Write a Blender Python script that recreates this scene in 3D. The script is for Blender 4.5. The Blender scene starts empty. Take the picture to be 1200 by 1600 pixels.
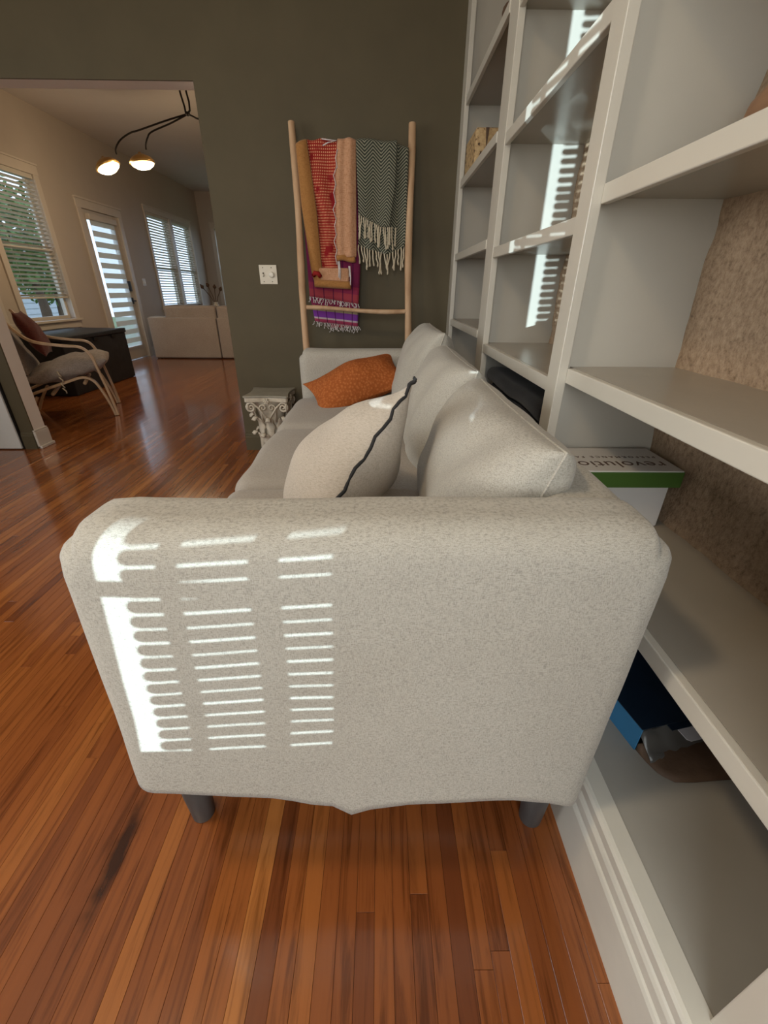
import bpy, math, random
from mathutils import Vector, Matrix, noise
R_ = random.Random(7)
scene = bpy.context.scene
col = scene.collection

# ------------------------------------------------------------------ camera
H = 1.15
cam_d = bpy.data.cameras.new('camera'); cam = bpy.data.objects.new('camera', cam_d); col.objects.link(cam)
cam_d.sensor_fit = 'HORIZONTAL'; cam_d.sensor_width = 36.0; cam_d.lens = 36.0 * 662.56 / 1200.0
cam_d.clip_start = 0.02; cam_d.clip_end = 200
_p, _y, _r = 0.482051, 0.0125873, 0.00773099
fw = Vector((math.sin(_y)*math.cos(_p), math.cos(_y)*math.cos(_p), -math.sin(_p)))
rt = Vector((math.cos(_y), -math.sin(_y), 0)); up = rt.cross(fw)
r2 = rt*math.cos(_r) + up*math.sin(_r); u2 = up*math.cos(_r) - rt*math.sin(_r)
cam.matrix_world = Matrix(((r2.x, u2.x, -fw.x, 0), (r2.y, u2.y, -fw.y, 0), (r2.z, u2.z, -fw.z, H), (0, 0, 0, 1)))
scene.camera = cam

# ------------------------------------------------------------------ world, lights, exposure
scene.view_settings.view_transform = 'Standard'; scene.view_settings.look = 'None'
scene.view_settings.gamma = 1.0; scene.view_settings.use_curve_mapping = False
scene.view_settings.exposure = -0.45
scene.cycles.use_denoising = True
scene.cycles.max_bounces = 10; scene.cycles.diffuse_bounces = 6; scene.cycles.glossy_bounces = 4
scene.cycles.transparent_max_bounces = 24; scene.cycles.sample_clamp_indirect = 6.0
w = bpy.data.worlds.new('sky'); scene.world = w; w.use_nodes = True
bg = w.node_tree.nodes['Background']; bg.inputs[0].default_value = (0.60, 0.78, 1.0, 1); bg.inputs[1].default_value = 3.0

def portal(name, loc, direction, sx, sz):
    l = bpy.data.lights.new(name, 'AREA'); l.shape = 'RECTANGLE'; l.size = sx; l.size_y = sz
    l.cycles.is_portal = True
    o = bpy.data.objects.new(name, l); col.objects.link(o); o.location = loc
    o.rotation_euler = Vector(direction).to_track_quat('-Z', 'Y').to_euler()
    return o

# daylight lamps added outside the front room's windows to brighten it (left wall and wall behind the viewer)
def daylight(loc, direction, sx, sz, energy, color=(1.0, .985, .925)):
    l = bpy.data.lights.new('window_daylight', 'AREA'); l.shape = 'RECTANGLE'; l.size = sx; l.size_y = sz; l.energy = energy; l.color = color
    o = bpy.data.objects.new('window_daylight', l); col.objects.link(o); o.location = loc
    o.rotation_euler = Vector(direction).to_track_quat('-Z', 'Y').to_euler()
daylight((-3.95, -.5, 1.65), (1, 0, 0), 1.2, 1.7, 62)
daylight((-3.95, 1.3, 1.65), (1, 0, 0), 1.2, 1.7, 62)
daylight((-.35, -1.95, 1.65), (0, 1, 0), 1.4, 1.7, 80)

# sun glint thrown back by a windscreen in the street below the house, coming in through the narrow glazed sidelight
gl = bpy.data.lights.new('sun_glint', 'SPOT'); gl.energy = 72000; gl.color = (0.70, 0.90, 1.0)
gl.shadow_soft_size = 0.02; gl.spot_size = math.radians(7.5); gl.spot_blend = 0.05
glo = bpy.data.objects.new('sun_glint', gl); col.objects.link(glo); glo.location = (-11.2, -15.8, -0.63)
glo.rotation_euler = (Vector((-1.62, -1.6, 1.0)) - glo.location).to_track_quat('-Z', 'Y').to_euler()

# ------------------------------------------------------------------ helpers
class MB:
    def __init__(s): s.v = []; s.f = []; s.uv = None
    def add(s, vs, fs):
        k = len(s.v); s.v += [tuple(p) for p in vs]; s.f += [tuple(i+k for i in f) for f in fs]; return s
    def box(s, x0, x1, y0, y1, z0, z1):
        return s.add([(x0,y0,z0),(x1,y0,z0),(x1,y1,z0),(x0,y1,z0),(x0,y0,z1),(x1,y0,z1),(x1,y1,z1),(x0,y1,z1)],
                     [(3,2,1,0),(4,5,6,7),(0,1,5,4),(1,2,6,5),(2,3,7,6),(3,0,4,7)])
    def tube(s, pts, rad, n=8, cap=True, flat=None):
        pts = [Vector(p) for p in pts]; m = len(pts)
        rads = rad if isinstance(rad, (list, tuple)) else [rad]*m
        vs = []; prev = None
        for i, p in enumerate(pts):
            t = (pts[min(i+1, m-1)] - pts[max(i-1, 0)]); t = t.normalized() if t.length > 1e-9 else Vector((0,0,1))
            a = prev - t*prev.dot(t) if prev is not None else (Vector((1,0,0)) if abs(t.x) < .8 else Vector((0,1,0)))
            a = a - t*a.dot(t); a.normalize(); b = t.cross(a); prev = a
            for k in range(n):
                an = 2*math.pi*k/n
                vs.append(p + a*math.cos(an)*rads[i] + b*math.sin(an)*rads[i]*(flat or 1))
        fs = [(i*n+k, i*n+(k+1) % n, (i+1)*n+(k+1) % n, (i+1)*n+k) for i in range(m-1) for k in range(n)]
        if cap: fs += [tuple(range(n-1, -1, -1)), tuple(range((m-1)*n, m*n))]
        return s.add(vs, fs)
    def lathe(s, c, prof, n=24):
        vs = [(c[0]+r*math.cos(2*math.pi*k/n), c[1]+r*math.sin(2*math.pi*k/n), c[2]+z) for r, z in prof for k in range(n)]
        m = len(prof)
        fs = [(i*n+k, i*n+(k+1) % n, (i+1)*n+(k+1) % n, (i+1)*n+k) for i in range(m-1) for k in range(n)]
        fs += [tuple(range(n-1, -1, -1)), tuple(range((m-1)*n, m*n))]
        return s.add(vs, fs)
    def prism(s, poly, axis, a, b):
        # poly: 2-D outline in the two other axes, extruded along axis from a to b
        def P(q, t):
            return {'x': (t, q[0], q[1]), 'y': (q[0], t, q[1]), 'z': (q[0], q[1], t)}[axis]
        n = len(poly)
        return s.add([P(q, a) for q in poly] + [P(q, b) for q in poly],
                     [tuple(range(n-1, -1, -1)), tuple(range(n, 2*n))] + [(i, (i+1) % n, n+(i+1) % n, n+i) for i in range(n)])
    def rbox(s, x0, x1, y0, y1, z0, z1, r, seg=6, fn=None, rr=None):
        # rounded box on a cube grid; fn deforms each vertex
        c = Vector(((x0+x1)/2, (y0+y1)/2, (z0+z1)/2)); h = Vector(((x1-x0)/2, (y1-y0)/2, (z1-z0)/2))
        r = min(r, h.x, h.y, h.z)
        def axis_pts(hh):
            n = max(2, seg); inner = hh - r; out = []
            for i in range(4): out.append(-hh + r*(1-math.cos(i/4*math.pi/2)) * 1.0)
            out = [-hh + r*(i/4) for i in range(4)]
            out += [-inner + 2*inner*i/n for i in range(n+1)]
            out += [inner + r*((i+1)/4) for i in range(4)]
            return out
        ax = [axis_pts(h.x), axis_pts(h.y), axis_pts(h.z)]
        idx = {}; vs = []; fs = []
        def vert(p):
            key = (round(p[0], 5), round(p[1], 5), round(p[2], 5))
            if key in idx: return idx[key]
            q = Vector(p); inn = Vector([max(-(h[k]-r), min(h[k]-r, q[k])) for k in range(3)])
            d = q - inn
            if d.length > 1e-9: q = inn + d.normalized()*r
            q = q + c
            if fn: q = fn(q)
            idx[key] = len(vs); vs.append(q); return idx[key]
        for a in range(3):
            b, e = (a+1) % 3, (a+2) % 3
            for sgn in (-1, 1):
                for i in range(len(ax[b])-1):
                    for j in range(len(ax[e])-1):
                        def mk(u, v):
                            p = [0, 0, 0]; p[a] = sgn*h[a]; p[b] = u; p[e] = v; return vert(p)
                        qd = (mk(ax[b][i], ax[e][j]), mk(ax[b][i+1], ax[e][j]), mk(ax[b][i+1], ax[e][j+1]), mk(ax[b][i], ax[e][j+1]))
                        fs.append(qd if sgn > 0 else qd[::-1])
        return s.add(vs, fs)

ABS = {}
def finish(o, label=None, cat=None, group=None, kind=None):
    if label: o['label'] = label
    if cat: o['category'] = cat
    if group: o['group'] = group
    if kind: o['kind'] = kind
    return o
def thing(name, label, cat, loc, group=None, kind=None):
    o = bpy.data.objects.new(name, None); col.objects.link(o); o.empty_display_size = .05
    o.location = loc; ABS[o.name] = Vector(loc)
    return finish(o, label, cat, group, kind)
def build(name, mb, mat, parent=None, smooth=False, bevel=0, label=None, cat=None, group=None, kind=None, seg=2, solid=0, sub=0, auto=None):
    xs = [p[0] for p in mb.v]; ys = [p[1] for p in mb.v]; zs = [p[2] for p in mb.v]
    c = Vector(((min(xs)+max(xs))/2, (min(ys)+max(ys))/2, min(zs)))
    me = bpy.data.meshes.new(name)
    me.from_pydata([(p[0]-c.x, p[1]-c.y, p[2]-c.z) for p in mb.v], [], mb.f); me.update()
    if mb.uv:
        ul = me.uv_layers.new(name='UVMap')
        for l in me.loops: ul.data[l.index].uv = mb.uv[l.vertex_index]
    mats = mat if isinstance(mat, (list, tuple)) else [mat]
    for m in mats: me.materials.append(m)
    if smooth: me.polygons.foreach_set('use_smooth', [True]*len(me.polygons))
    if auto: me.set_sharp_from_angle(angle=math.radians(auto))
    o = bpy.data.objects.new(name, me); col.objects.link(o)
    if bevel:
        b = o.modifiers.new('bevel', 'BEVEL'); b.width = bevel; b.segments = seg; b.limit_method = 'ANGLE'; b.angle_limit = math.radians(40)
    if solid:
        b = o.modifiers.new('solid', 'SOLIDIFY'); b.thickness = solid; b.offset = 0
    if sub:
        b = o.modifiers.new('sub', 'SUBSURF'); b.levels = sub; b.render_levels = sub
    o.location = c; ABS[o.name] = c.copy()
    if parent is not None:
        o.parent = parent; o.location = c - ABS[parent.name]
    return finish(o, label, cat, group, kind)

def nz(p, s=1.0, o=0.0): return noise.noise(Vector((p[0]*s+o, p[1]*s+o*1.7, p[2]*s-o)))

# ------------------------------------------------------------------ materials
def mat(name, color, rough=.5, spec=.5, metal=0):
    m = bpy.data.materials.new(name); m.use_nodes = True
    b = m.node_tree.nodes['Principled BSDF']
    b.inputs['Base Color'].default_value = (*color, 1); b.inputs['Roughness'].default_value = rough
    b.inputs['Specular IOR Level'].default_value = spec; b.inputs['Metallic'].default_value = metal
    return m
def N(m, t, **kw):
    n = m.node_tree.nodes.new(t)
    for k, v in kw.items(): setattr(n, k, v)
    return n
def lk(m, a, b): m.node_tree.links.new(a, b)
def bsdf(m): return m.node_tree.nodes['Principled BSDF']
def ramp(m, stops):
    r = N(m, 'ShaderNodeValToRGB'); e = r.color_ramp.elements
    while len(e) < len(stops): e.new(.5)
    for k, (p, c) in enumerate(stops): e[k].position = p; e[k].color = (*c, 1)
    return r
def coords(m, scale=(1,1,1), src='Object'):
    t = N(m, 'ShaderNodeTexCoord'); mp = N(m, 'ShaderNodeMapping'); mp.inputs['Scale'].default_value = scale
    lk(m, t.outputs[src], mp.inputs[0]); return mp.outputs[0]
def noisy(m, stops, scale=10, detail=6, stretch=(1,1,1), bump=0, bscale=None, rough=.6, dist=.002):
    c = coords(m, stretch); n = N(m, 'ShaderNodeTexNoise'); n.inputs['Scale'].default_value = scale; n.inputs['Detail'].default_value = detail
    n.inputs['Roughness'].default_value = rough
    lk(m, c, n.inputs['Vector']); r = ramp(m, stops); lk(m, n.outputs['Fac'], r.inputs[0]); lk(m, r.outputs[0], bsdf(m).inputs['Base Color'])
    if bump:
        n2 = n
        if bscale:
            n2 = N(m, 'ShaderNodeTexNoise'); n2.inputs['Scale'].default_value = bscale; n2.inputs['Detail'].default_value = 4; lk(m, c, n2.inputs['Vector'])
        b = N(m, 'ShaderNodeBump'); b.inputs['Strength'].default_value = bump; b.inputs['Distance'].default_value = dist
        lk(m, n2.outputs['Fac'], b.inputs['Height']); lk(m, b.outputs[0], bsdf(m).inputs['Normal'])
    return m
def pmat(name, c, rough=.5, var=.06, scale=4, bump=.06, bscale=90, spec=.4):
    m = mat(name, c, rough, spec)
    return noisy(m, [(.3, tuple(x*(1-var) for x in c)), (.7, tuple(min(1, x*(1+var)) for x in c))], scale, 4, bump=bump, bscale=bscale)

M = {}
M['olive'] = pmat('olive_paint', (.100, .080, .046), .6, .07, 3, .10, 160, .22)
M['cream'] = pmat('cream_paint', (.50, .44, .375), .6, .03, 2, .05, 120)
M['trim'] = pmat('trim_paint', (.60, .545, .475), .35, .03, 3, .05, 60)
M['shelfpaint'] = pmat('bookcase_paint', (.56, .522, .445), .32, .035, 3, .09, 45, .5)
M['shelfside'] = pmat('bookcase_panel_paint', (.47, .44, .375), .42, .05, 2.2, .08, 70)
M['shelf_shaded'] = pmat('bookcase_shelf_shaded_paint', (.35, .315, .26), .26, .05, 3, .07, 50, .5)  # greyer gloss paint, darkened in colour for the little light on shelf tops
M['baseboard'] = pmat('baseboard_paint', (.62, .60, .53), .38, .05, 6, .1, 40)
M['greyfloor'] = pmat('grey_base_paint', (.36, .345, .305), .45, .06, 3, .08, 60)
M['ceiling'] = pmat('ceiling_paint', (.62, .58, .54), .8, .02, 2, .04, 100)
M['whitedoor'] = pmat('white_door_paint', (.66, .65, .62), .4, .03, 3)

# cork-like raw back wall
m = M['cork'] = mat('raw_fibre_board', (.3, .2, .12), .85, .2)
noisy(m, [(.30, (.13, .085, .05)), (.45, (.30, .205, .13)), (.62, (.40, .285, .185)), (.8, (.50, .38, .27))], 70, 8, (1, 1, .8), .9, 110, .75, .004)

# sofa fabric: heathered weave
def fabric(name, light, dark, scale=620, amount=1):
    m = mat(name, light, .92, .15); c = coords(m, (1, 1, 1))
    a = N(m, 'ShaderNodeTexNoise'); a.inputs['Scale'].default_value = scale; a.inputs['Detail'].default_value = 3
    mp = N(m, 'ShaderNodeMapping'); mp.inputs['Scale'].default_value = (.28, .28, 1.6); lk(m, c, mp.inputs[0]); lk(m, mp.outputs[0], a.inputs['Vector'])
    b = N(m, 'ShaderNodeTexNoise'); b.inputs['Scale'].default_value = scale; b.inputs['Detail'].default_value = 3
    mq = N(m, 'ShaderNodeMapping'); mq.inputs['Scale'].default_value = (1.6, 1.6, .28); lk(m, c, mq.inputs[0]); lk(m, mq.outputs[0], b.inputs['Vector'])
    mul = N(m, 'ShaderNodeMath', operation='MULTIPLY'); lk(m, a.outputs['Fac'], mul.inputs[0]); lk(m, b.outputs['Fac'], mul.inputs[1])
    r = ramp(m, [(.13, dark), (.27, light), (.42, tuple(min(1, x*1.08) for x in light))]); lk(m, mul.outputs[0], r.inputs[0])
    big = N(m, 'ShaderNodeTexNoise'); big.inputs['Scale'].default_value = 4; big.inputs['Detail'].default_value = 5; lk(m, c, big.inputs['Vector'])
    r2_ = ramp(m, [(.35, (.93, .92, .91)), (.65, (1, 1, 1))]); lk(m, big.outputs['Fac'], r2_.inputs[0])
    mx = N(m, 'ShaderNodeMix', data_type='RGBA', blend_type='MULTIPLY'); mx.inputs[0].default_value = 1
    lk(m, r.outputs[0], mx.inputs[6]); lk(m, r2_.outputs[0], mx.inputs[7]); lk(m, mx.outputs[2], bsdf(m).inputs['Base Color'])
    bp = N(m, 'ShaderNodeBump'); bp.inputs['Strength'].default_value = .35; bp.inputs['Distance'].default_value = .0015
    lk(m, mul.outputs[0], bp.inputs['Height']); lk(m, bp.outputs[0], bsdf(m).inputs['Normal'])
    bsdf(m).inputs['Sheen Weight'].default_value = .15
    return m
M['sofa'] = fabric('heather_linen', (.46, .432, .372), (.29, .272, .232))
M['sofa_seat'] = fabric('seat_linen', (.39, .35, .30), (.31, .275, .235))
M['linen'] = fabric('cream_linen', (.52, .46, .385), (.41, .355, .29), 420)
M['black_cord'] = mat('black_cord', (.012, .012, .013), .7)
M['couch'] = fabric('taupe_couch_fabric', (.42, .36, .31), (.33, .28, .24), 200)
M['leg'] = noisy(mat('dark_grey_wood', (.06, .06, .06), .5), [(.3, (.045, .045, .046)), (.7, (.085, .083, .08))], 30, 4, (1, 1, .1))

# orange knitted pillow
m = M['orange'] = mat('rust_knit', (.42, .13, .035), .9, .15)
c = coords(m); wv = N(m, 'ShaderNodeTexVoronoi'); wv.inputs['Scale'].default_value = 75; lk(m, c, wv.inputs['Vector'])
r = ramp(m, [(.0, (.52, .17, .05)), (.6, (.33, .09, .022))]); lk(m, wv.outputs['Distance'], r.inputs[0]); lk(m, r.outputs[0], bsdf(m).inputs['Base Color'])
bp = N(m, 'ShaderNodeBump'); bp.inputs['Strength'].default_value = .6; bp.inputs['Distance'].default_value = .004; bp.invert = True
lk(m, wv.outputs['Distance'], bp.inputs['Height']); lk(m, bp.outputs[0], bsdf(m).inputs['Normal'])

# floor planks, tone per plank from a face attribute
def plank_mat():
    m = mat('red_oak_plank', (.3, .1, .03), .28, .5)
    at = N(m, 'ShaderNodeAttribute'); at.attribute_name = 'tone'
    g = N(m, 'ShaderNodeNewGeometry'); mp = N(m, 'ShaderNodeMapping'); mp.inputs['Scale'].default_value = (38, 2.2, 1)
    sc = N(m, 'ShaderNodeVectorMath', operation='SCALE'); sc.inputs['Scale'].default_value = 37.0
    lk(m, at.outputs['Color'], sc.inputs[0]); ad = N(m, 'ShaderNodeVectorMath', operation='ADD')
    lk(m, g.outputs['Position'], ad.inputs[0]); lk(m, sc.outputs[0], ad.inputs[1]); lk(m, ad.outputs[0], mp.inputs[0])
    n = N(m, 'ShaderNodeTexNoise'); n.inputs['Scale'].default_value = 1.6; n.inputs['Detail'].default_value = 8; n.inputs['Roughness'].default_value = .62; n.inputs['Distortion'].default_value = .7
    lk(m, mp.outputs[0], n.inputs['Vector'])
    r = ramp(m, [(.0, (.14, .039, .012)), (.35, (.225, .066, .0165)), (.62, (.285, .090, .021)), (.85, (.355, .124, .029)), (1, (.43, .165, .042))])
    lk(m, at.outputs['Fac'], r.inputs[0])
    gr = ramp(m, [(.33, (.52, .47, .43)), (.5, (1, 1, 1)), (.75, (1.12, 1.12, 1.1))]); lk(m, n.outputs['Fac'], gr.inputs[0])
    mx = N(m, 'ShaderNodeMix', data_type='RGBA', blend_type='MULTIPLY'); mx.inputs[0].default_value = .95
    lk(m, r.outputs[0], mx.inputs[6]); lk(m, gr.outputs[0], mx.inputs[7])
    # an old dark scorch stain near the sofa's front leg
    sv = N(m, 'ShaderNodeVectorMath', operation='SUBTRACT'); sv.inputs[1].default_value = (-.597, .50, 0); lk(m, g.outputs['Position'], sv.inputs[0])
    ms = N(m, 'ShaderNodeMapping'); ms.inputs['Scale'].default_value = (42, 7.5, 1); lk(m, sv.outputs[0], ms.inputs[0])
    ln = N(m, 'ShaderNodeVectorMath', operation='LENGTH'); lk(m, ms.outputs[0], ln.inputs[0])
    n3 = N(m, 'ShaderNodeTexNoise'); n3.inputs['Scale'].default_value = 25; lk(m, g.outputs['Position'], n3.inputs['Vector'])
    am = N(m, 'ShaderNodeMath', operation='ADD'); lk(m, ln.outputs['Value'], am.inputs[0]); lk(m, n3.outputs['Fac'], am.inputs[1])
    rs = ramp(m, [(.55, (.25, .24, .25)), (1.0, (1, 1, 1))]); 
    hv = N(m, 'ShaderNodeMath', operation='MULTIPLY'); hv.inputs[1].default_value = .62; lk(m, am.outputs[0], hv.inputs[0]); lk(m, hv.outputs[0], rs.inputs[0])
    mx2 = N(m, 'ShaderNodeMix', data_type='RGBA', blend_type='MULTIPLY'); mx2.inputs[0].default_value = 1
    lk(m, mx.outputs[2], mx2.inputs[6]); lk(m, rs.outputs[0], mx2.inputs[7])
    lk(m, mx2.outputs[2], bsdf(m).inputs['Base Color'])
    n4 = N(m, 'ShaderNodeTexNoise'); n4.inputs['Scale'].default_value = 3; n4.inputs['Detail'].default_value = 3; lk(m, g.outputs['Position'], n4.inputs['Vector'])
    rr = N(m, 'ShaderNodeMapRange'); rr.inputs[3].default_value = .15; rr.inputs[4].default_value = .20; lk(m, n4.outputs['Fac'], rr.inputs[0]); lk(m, rr.outputs[0], bsdf(m).inputs['Roughness'])
    bsdf(m).inputs['Coat Weight'].default_value = .4; bsdf(m).inputs['Coat Roughness'].default_value = .10
    bp = N(m, 'ShaderNodeBump'); bp.inputs['Strength'].default_value = .12; bp.inputs['Distance'].default_value = .001
    lk(m, n.outputs['Fac'], bp.inputs['Height']); lk(m, bp.outputs[0], bsdf(m).inputs['Normal'])
    return m
M['plank'] = plank_mat()
M['subfloor'] = mat('dark_subfloor', (.03, .012, .006), .8)

M['ladderwood'] = noisy(mat('peeled_branch_wood', (.5, .3, .16), .6, .3), [(.25, (.30, .155, .075)), (.5, (.52, .33, .19)), (.8, (.62, .43, .27))], 9, 6, (1, 1, .25), .2, 60)
M['plaster'] = noisy(mat('aged_plaster', (.6, .52, .4), .75, .3), [(.3, (.42, .36, .27)), (.55, (.60, .53, .42)), (.8, (.68, .62, .52))], 14, 5, bump=.2, bscale=80)
M['plaster_top'] = noisy(mat('painted_plaster_top', (.3, .27, .21), .4, .5), [(.3, (.27, .245, .19)), (.7, (.36, .33, .26))], 10, 5, bump=.1, bscale=60)
M['switch'] = mat('ivory_plastic', (.70, .64, .52), .35)
M['knob'] = mat('cream_knob_plastic', (.74, .70, .60), .3)
M['darkmetal'] = mat('blackened_metal', (.02, .017, .015), .45, .5, .6)
M['screw'] = mat('dark_screw', (.12, .10, .07), .4, .5, .8)
M['glass'] = None
def glass_mat():
    m = bpy.data.materials.new('window_glass'); m.use_nodes = True; nt = m.node_tree; nt.nodes.clear()
    out = nt.nodes.new('ShaderNodeOutputMaterial'); t = nt.nodes.new('ShaderNodeBsdfTransparent'); g = nt.nodes.new('ShaderNodeBsdfGlossy')
    g.inputs['Roughness'].default_value = .02; mx = nt.nodes.new('ShaderNodeMixShader'); mx.inputs[0].default_value = .06
    nt.links.new(t.outputs[0], mx.inputs[1]); nt.links.new(g.outputs[0], mx.inputs[2]); nt.links.new(mx.outputs[0], out.inputs[0]); return m
M['glass'] = glass_mat()
def cloth_trans(name, c, tr, transp=0):
    m = bpy.data.materials.new(name); m.use_nodes = True; nt = m.node_tree; nt.nodes.clear()
    out = nt.nodes.new('ShaderNodeOutputMaterial'); d = nt.nodes.new('ShaderNodeBsdfDiffuse'); t = nt.nodes.new('ShaderNodeBsdfTranslucent')
    d.inputs[0].default_value = (*c, 1); t.inputs[0].default_value = (*c, 1)
    mx = nt.nodes.new('ShaderNodeMixShader'); mx.inputs[0].default_value = tr
    nt.links.new(d.outputs[0], mx.inputs[1]); nt.links.new(t.outputs[0], mx.inputs[2]); last = mx
    if transp:
        tp = nt.nodes.new('ShaderNodeBsdfTransparent'); m2 = nt.nodes.new('ShaderNodeMixShader'); m2.inputs[0].default_value = transp
        nt.links.new(mx.outputs[0], m2.inputs[1]); nt.links.new(tp.outputs[0], m2.inputs[2]); last = m2
    nt.links.new(last.outputs[0], out.inputs[0]); return m
M['slat'] = cloth_trans('cream_blind_slat', (.72, .68, .60), .25)
M['band'] = cloth_trans('beige_shade_band', (.74, .69, .62), .55)
M['sheer'] = cloth_trans('sheer_shade_band', (.85, .86, .86), .6, .65)
M['tape'] = mat('blind_tape', (.55, .52, .47), .9)
M['blackbox'] = noisy(mat('black_chest_vinyl', (.012, .013, .015), .5, .4), [(.3, (.009, .010, .012)), (.7, (.02, .021, .024))], 12, 5)
M['chairwood'] = noisy(mat('bent_birch', (.5, .34, .2), .35, .5), [(.3, (.42, .28, .16)), (.7, (.60, .44, .28))], 14, 4, (1, 1, .3))
M['chaircushion'] = fabric('grey_chair_cotton', (.33, .29, .26), (.22, .19, .17), 160)
M['maroon'] = fabric('maroon_velvet', (.13, .035, .028), (.07, .018, .016), 160)

# ------------------------------------------------------------------ SETTING
YW, YB = 3.289, 3.425          # dividing wall, near and far face
XC = 0.475                     # bookcase front
XBACK = 0.80                   # raw wall behind the shelves
XL1, XL2 = -3.60, -4.423       # left walls of the front and the far room
YN, YF = -1.60, 12.5           # wall behind the camera, far wall
ZC = 3.2

def wall(name, axis, p0, p1, a0, a1, z0, z1, holes, mt, label):
    """wall slab between p0 and p1 on axis, spanning a0..a1 on the other horizontal axis, with rectangular holes (a,b,z0,z1)"""
    cuts = sorted({a0, a1, *[h[0] for h in holes], *[h[1] for h in holes]})
    zc = sorted({z0, z1, *[h[2] for h in holes], *[h[3] for h in holes]})
    mb = MB()
    for i in range(len(cuts)-1):
        for j in range(len(zc)-1):
            ca, cz = (cuts[i]+cuts[i+1])/2, (zc[j]+zc[j+1])/2
            if any(h[0] < ca < h[1] and h[2] < cz < h[3] for h in holes): continue
            if axis == 'x': mb.box(p0, p1, cuts[i], cuts[i+1], zc[j], zc[j+1])
            else: mb.box(cuts[i], cuts[i+1], p0, p1, zc[j], zc[j+1])
    return build(name, mb, mt, label=label, cat='wall', kind='structure')

# floor with separate strips
floor = build('floor', MB().box(-4.55, .86, -1.75, 12.65, -.12, -.014), M['subfloor'], label='glossy red brown strip wood floor running through both rooms', cat='floor', kind='structure')
def proj(x, y):
    d = Vector((x, y, -H)); z = d.dot(fw)
    if z < .05: return None
    return (600 + 662.56*d.dot(r2)/z, 800 - 662.56*d.dot(u2)/z)
PW = .0381
planks = []
nstrip = int((.434 + 4.42)/PW) + 2
for k in range(nstrip):
    x1 = .449 - k*PW; x0 = x1 - PW
    y = -1.6 - R_.uniform(0, 1.2)
    while y < 12.5:
        L = R_.choice((R_.uniform(.35, .9), R_.uniform(.8, 1.7), R_.uniform(1.2, 2.4)))
        ya, yb = max(y, -1.6), min(y+L, 12.5); y += L
        if yb - ya < .02: continue
        if x0 < XL1 and yb < YW: continue
        t = min(1, max(0, R_.gauss(.46, .18)))
        score = 0
        poly = []
        for (px, py) in ((x0, ya), (x1, ya), (x1, yb), (x0, yb)):
            q = proj(px, max(py, .02)); 
            if q: poly.append((min(1200, max(0, q[0])), min(1600, max(0, q[1]))))
        if len(poly) == 4:
            score = abs(sum(poly[i][0]*poly[(i+1) % 4][1]-poly[(i+1) % 4][0]*poly[i][1] for i in range(4)))/2
            cx = sum(p[0] for p in poly)/4; cy = sum(p[1] for p in poly)/4
            # strips wholly under the sofa or behind the bookcase do not show
            if x0 > -.44 and ya > .62: score = 0
            if x0 < -1.08 and x0 > -2.7: score *= 1
            elif ya > YW: score *= .1
        planks.append((score, x0, x1, ya, yb, t))
planks.sort(key=lambda a: -a[0])
def plank_mesh(items, name):
    vs, fs, tn = [], [], []
    g, bv = .0003, .0003
    for (_, x0, x1, ya, yb, t) in items:
        k = len(vs); dz = (t-.5)*.0004
        vs += [(x0+g, ya+g, -.014), (x1-g, ya+g, -.014), (x1-g, yb-g, -.014), (x0+g, yb-g, -.014),
               (x0+g, ya+g, -bv+dz), (x1-g, ya+g, -bv+dz), (x1-g, yb-g, -bv+dz), (x0+g, yb-g, -bv+dz),
               (x0+g+bv, ya+g+bv, dz), (x1-g-bv, ya+g+bv, dz), (x1-g-bv, yb-g-bv, dz), (x0+g+bv, yb-g-bv, dz)]
        f = [(0,1,5,4),(1,2,6,5),(2,3,7,6),(3,0,4,7),(4,5,9,8),(5,6,10,9),(6,7,11,10),(7,4,8,11),(8,9,10,11)]
        fs += [tuple(i+k for i in q) for q in f]; tn += [t]*9
    c = Vector(((min(v[0] for v in vs)+max(v[0] for v in vs))/2, (min(v[1] for v in vs)+max(v[1] for v in vs))/2, -.014))
    me = bpy.data.meshes.new(name); me.from_pydata([(v[0]-c.x, v[1]-c.y, v[2]-c.z) for v in vs], [], fs); me.update()
    a = me.attributes.new('tone', 'FLOAT', 'FACE'); a.data.foreach_set('value', tn)
    me.materials.append(M['plank'])
    o = bpy.data.objects.new(name, me); col.objects.link(o); o.parent = floor; o.location = c - ABS['floor']
    return o
for it in planks[:300]: plank_mesh([it], 'plank')
o = plank_mesh(planks[300:], 'planks'); o['kind'] = 'stuff'

# ceiling and walls
build('ceiling', MB().box(-4.6, .95, -1.75, 12.65, ZC, ZC+.1), M['ceiling'], label='plain off-white ceiling over both rooms', cat='ceiling', kind='structure')
wall('wall_divider', 'y', YW, YW+.012, -4.423, .95, 0, ZC, [(-2.737, -1.066, 0, 2.2)], M['olive'], 'dark olive painted wall behind the ladder with a wide opening')
wall('wall_divider_core', 'y', YW+.012, YB, -4.423, .95, 0, ZC, [(-2.737, -1.066, 0, 2.2)], pmat('pale_lining_paint', (.78, .71, .64), .5, .02), 'beige lined thickness of the opening into the far room')
wall('wall_right', 'x', XBACK+.06, XBACK+.15, -1.75, YW, 0, ZC, [], M['cream'], 'wall behind the built-in bookcase')
WIN_L = [(-1.1, .1, .8, 2.5), (.7, 1.9, .8, 2.5)]
wall('wall_left', 'x', XL1-.13, XL1, -1.75, YW, 0, ZC, WIN_L, M['olive'], 'olive wall left of the sofa room with two windows')
SIDE = (-1.880, -1.488, .280, 2.1)
WIN_B = [SIDE, (-1.05, .35, .8, 2.5)]
wall('wall_near', 'y', YN-.13, YN, XL1-.13, .95, 0, ZC, WIN_B, M['olive'], 'olive wall behind the viewer with sidelight and window')
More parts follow.
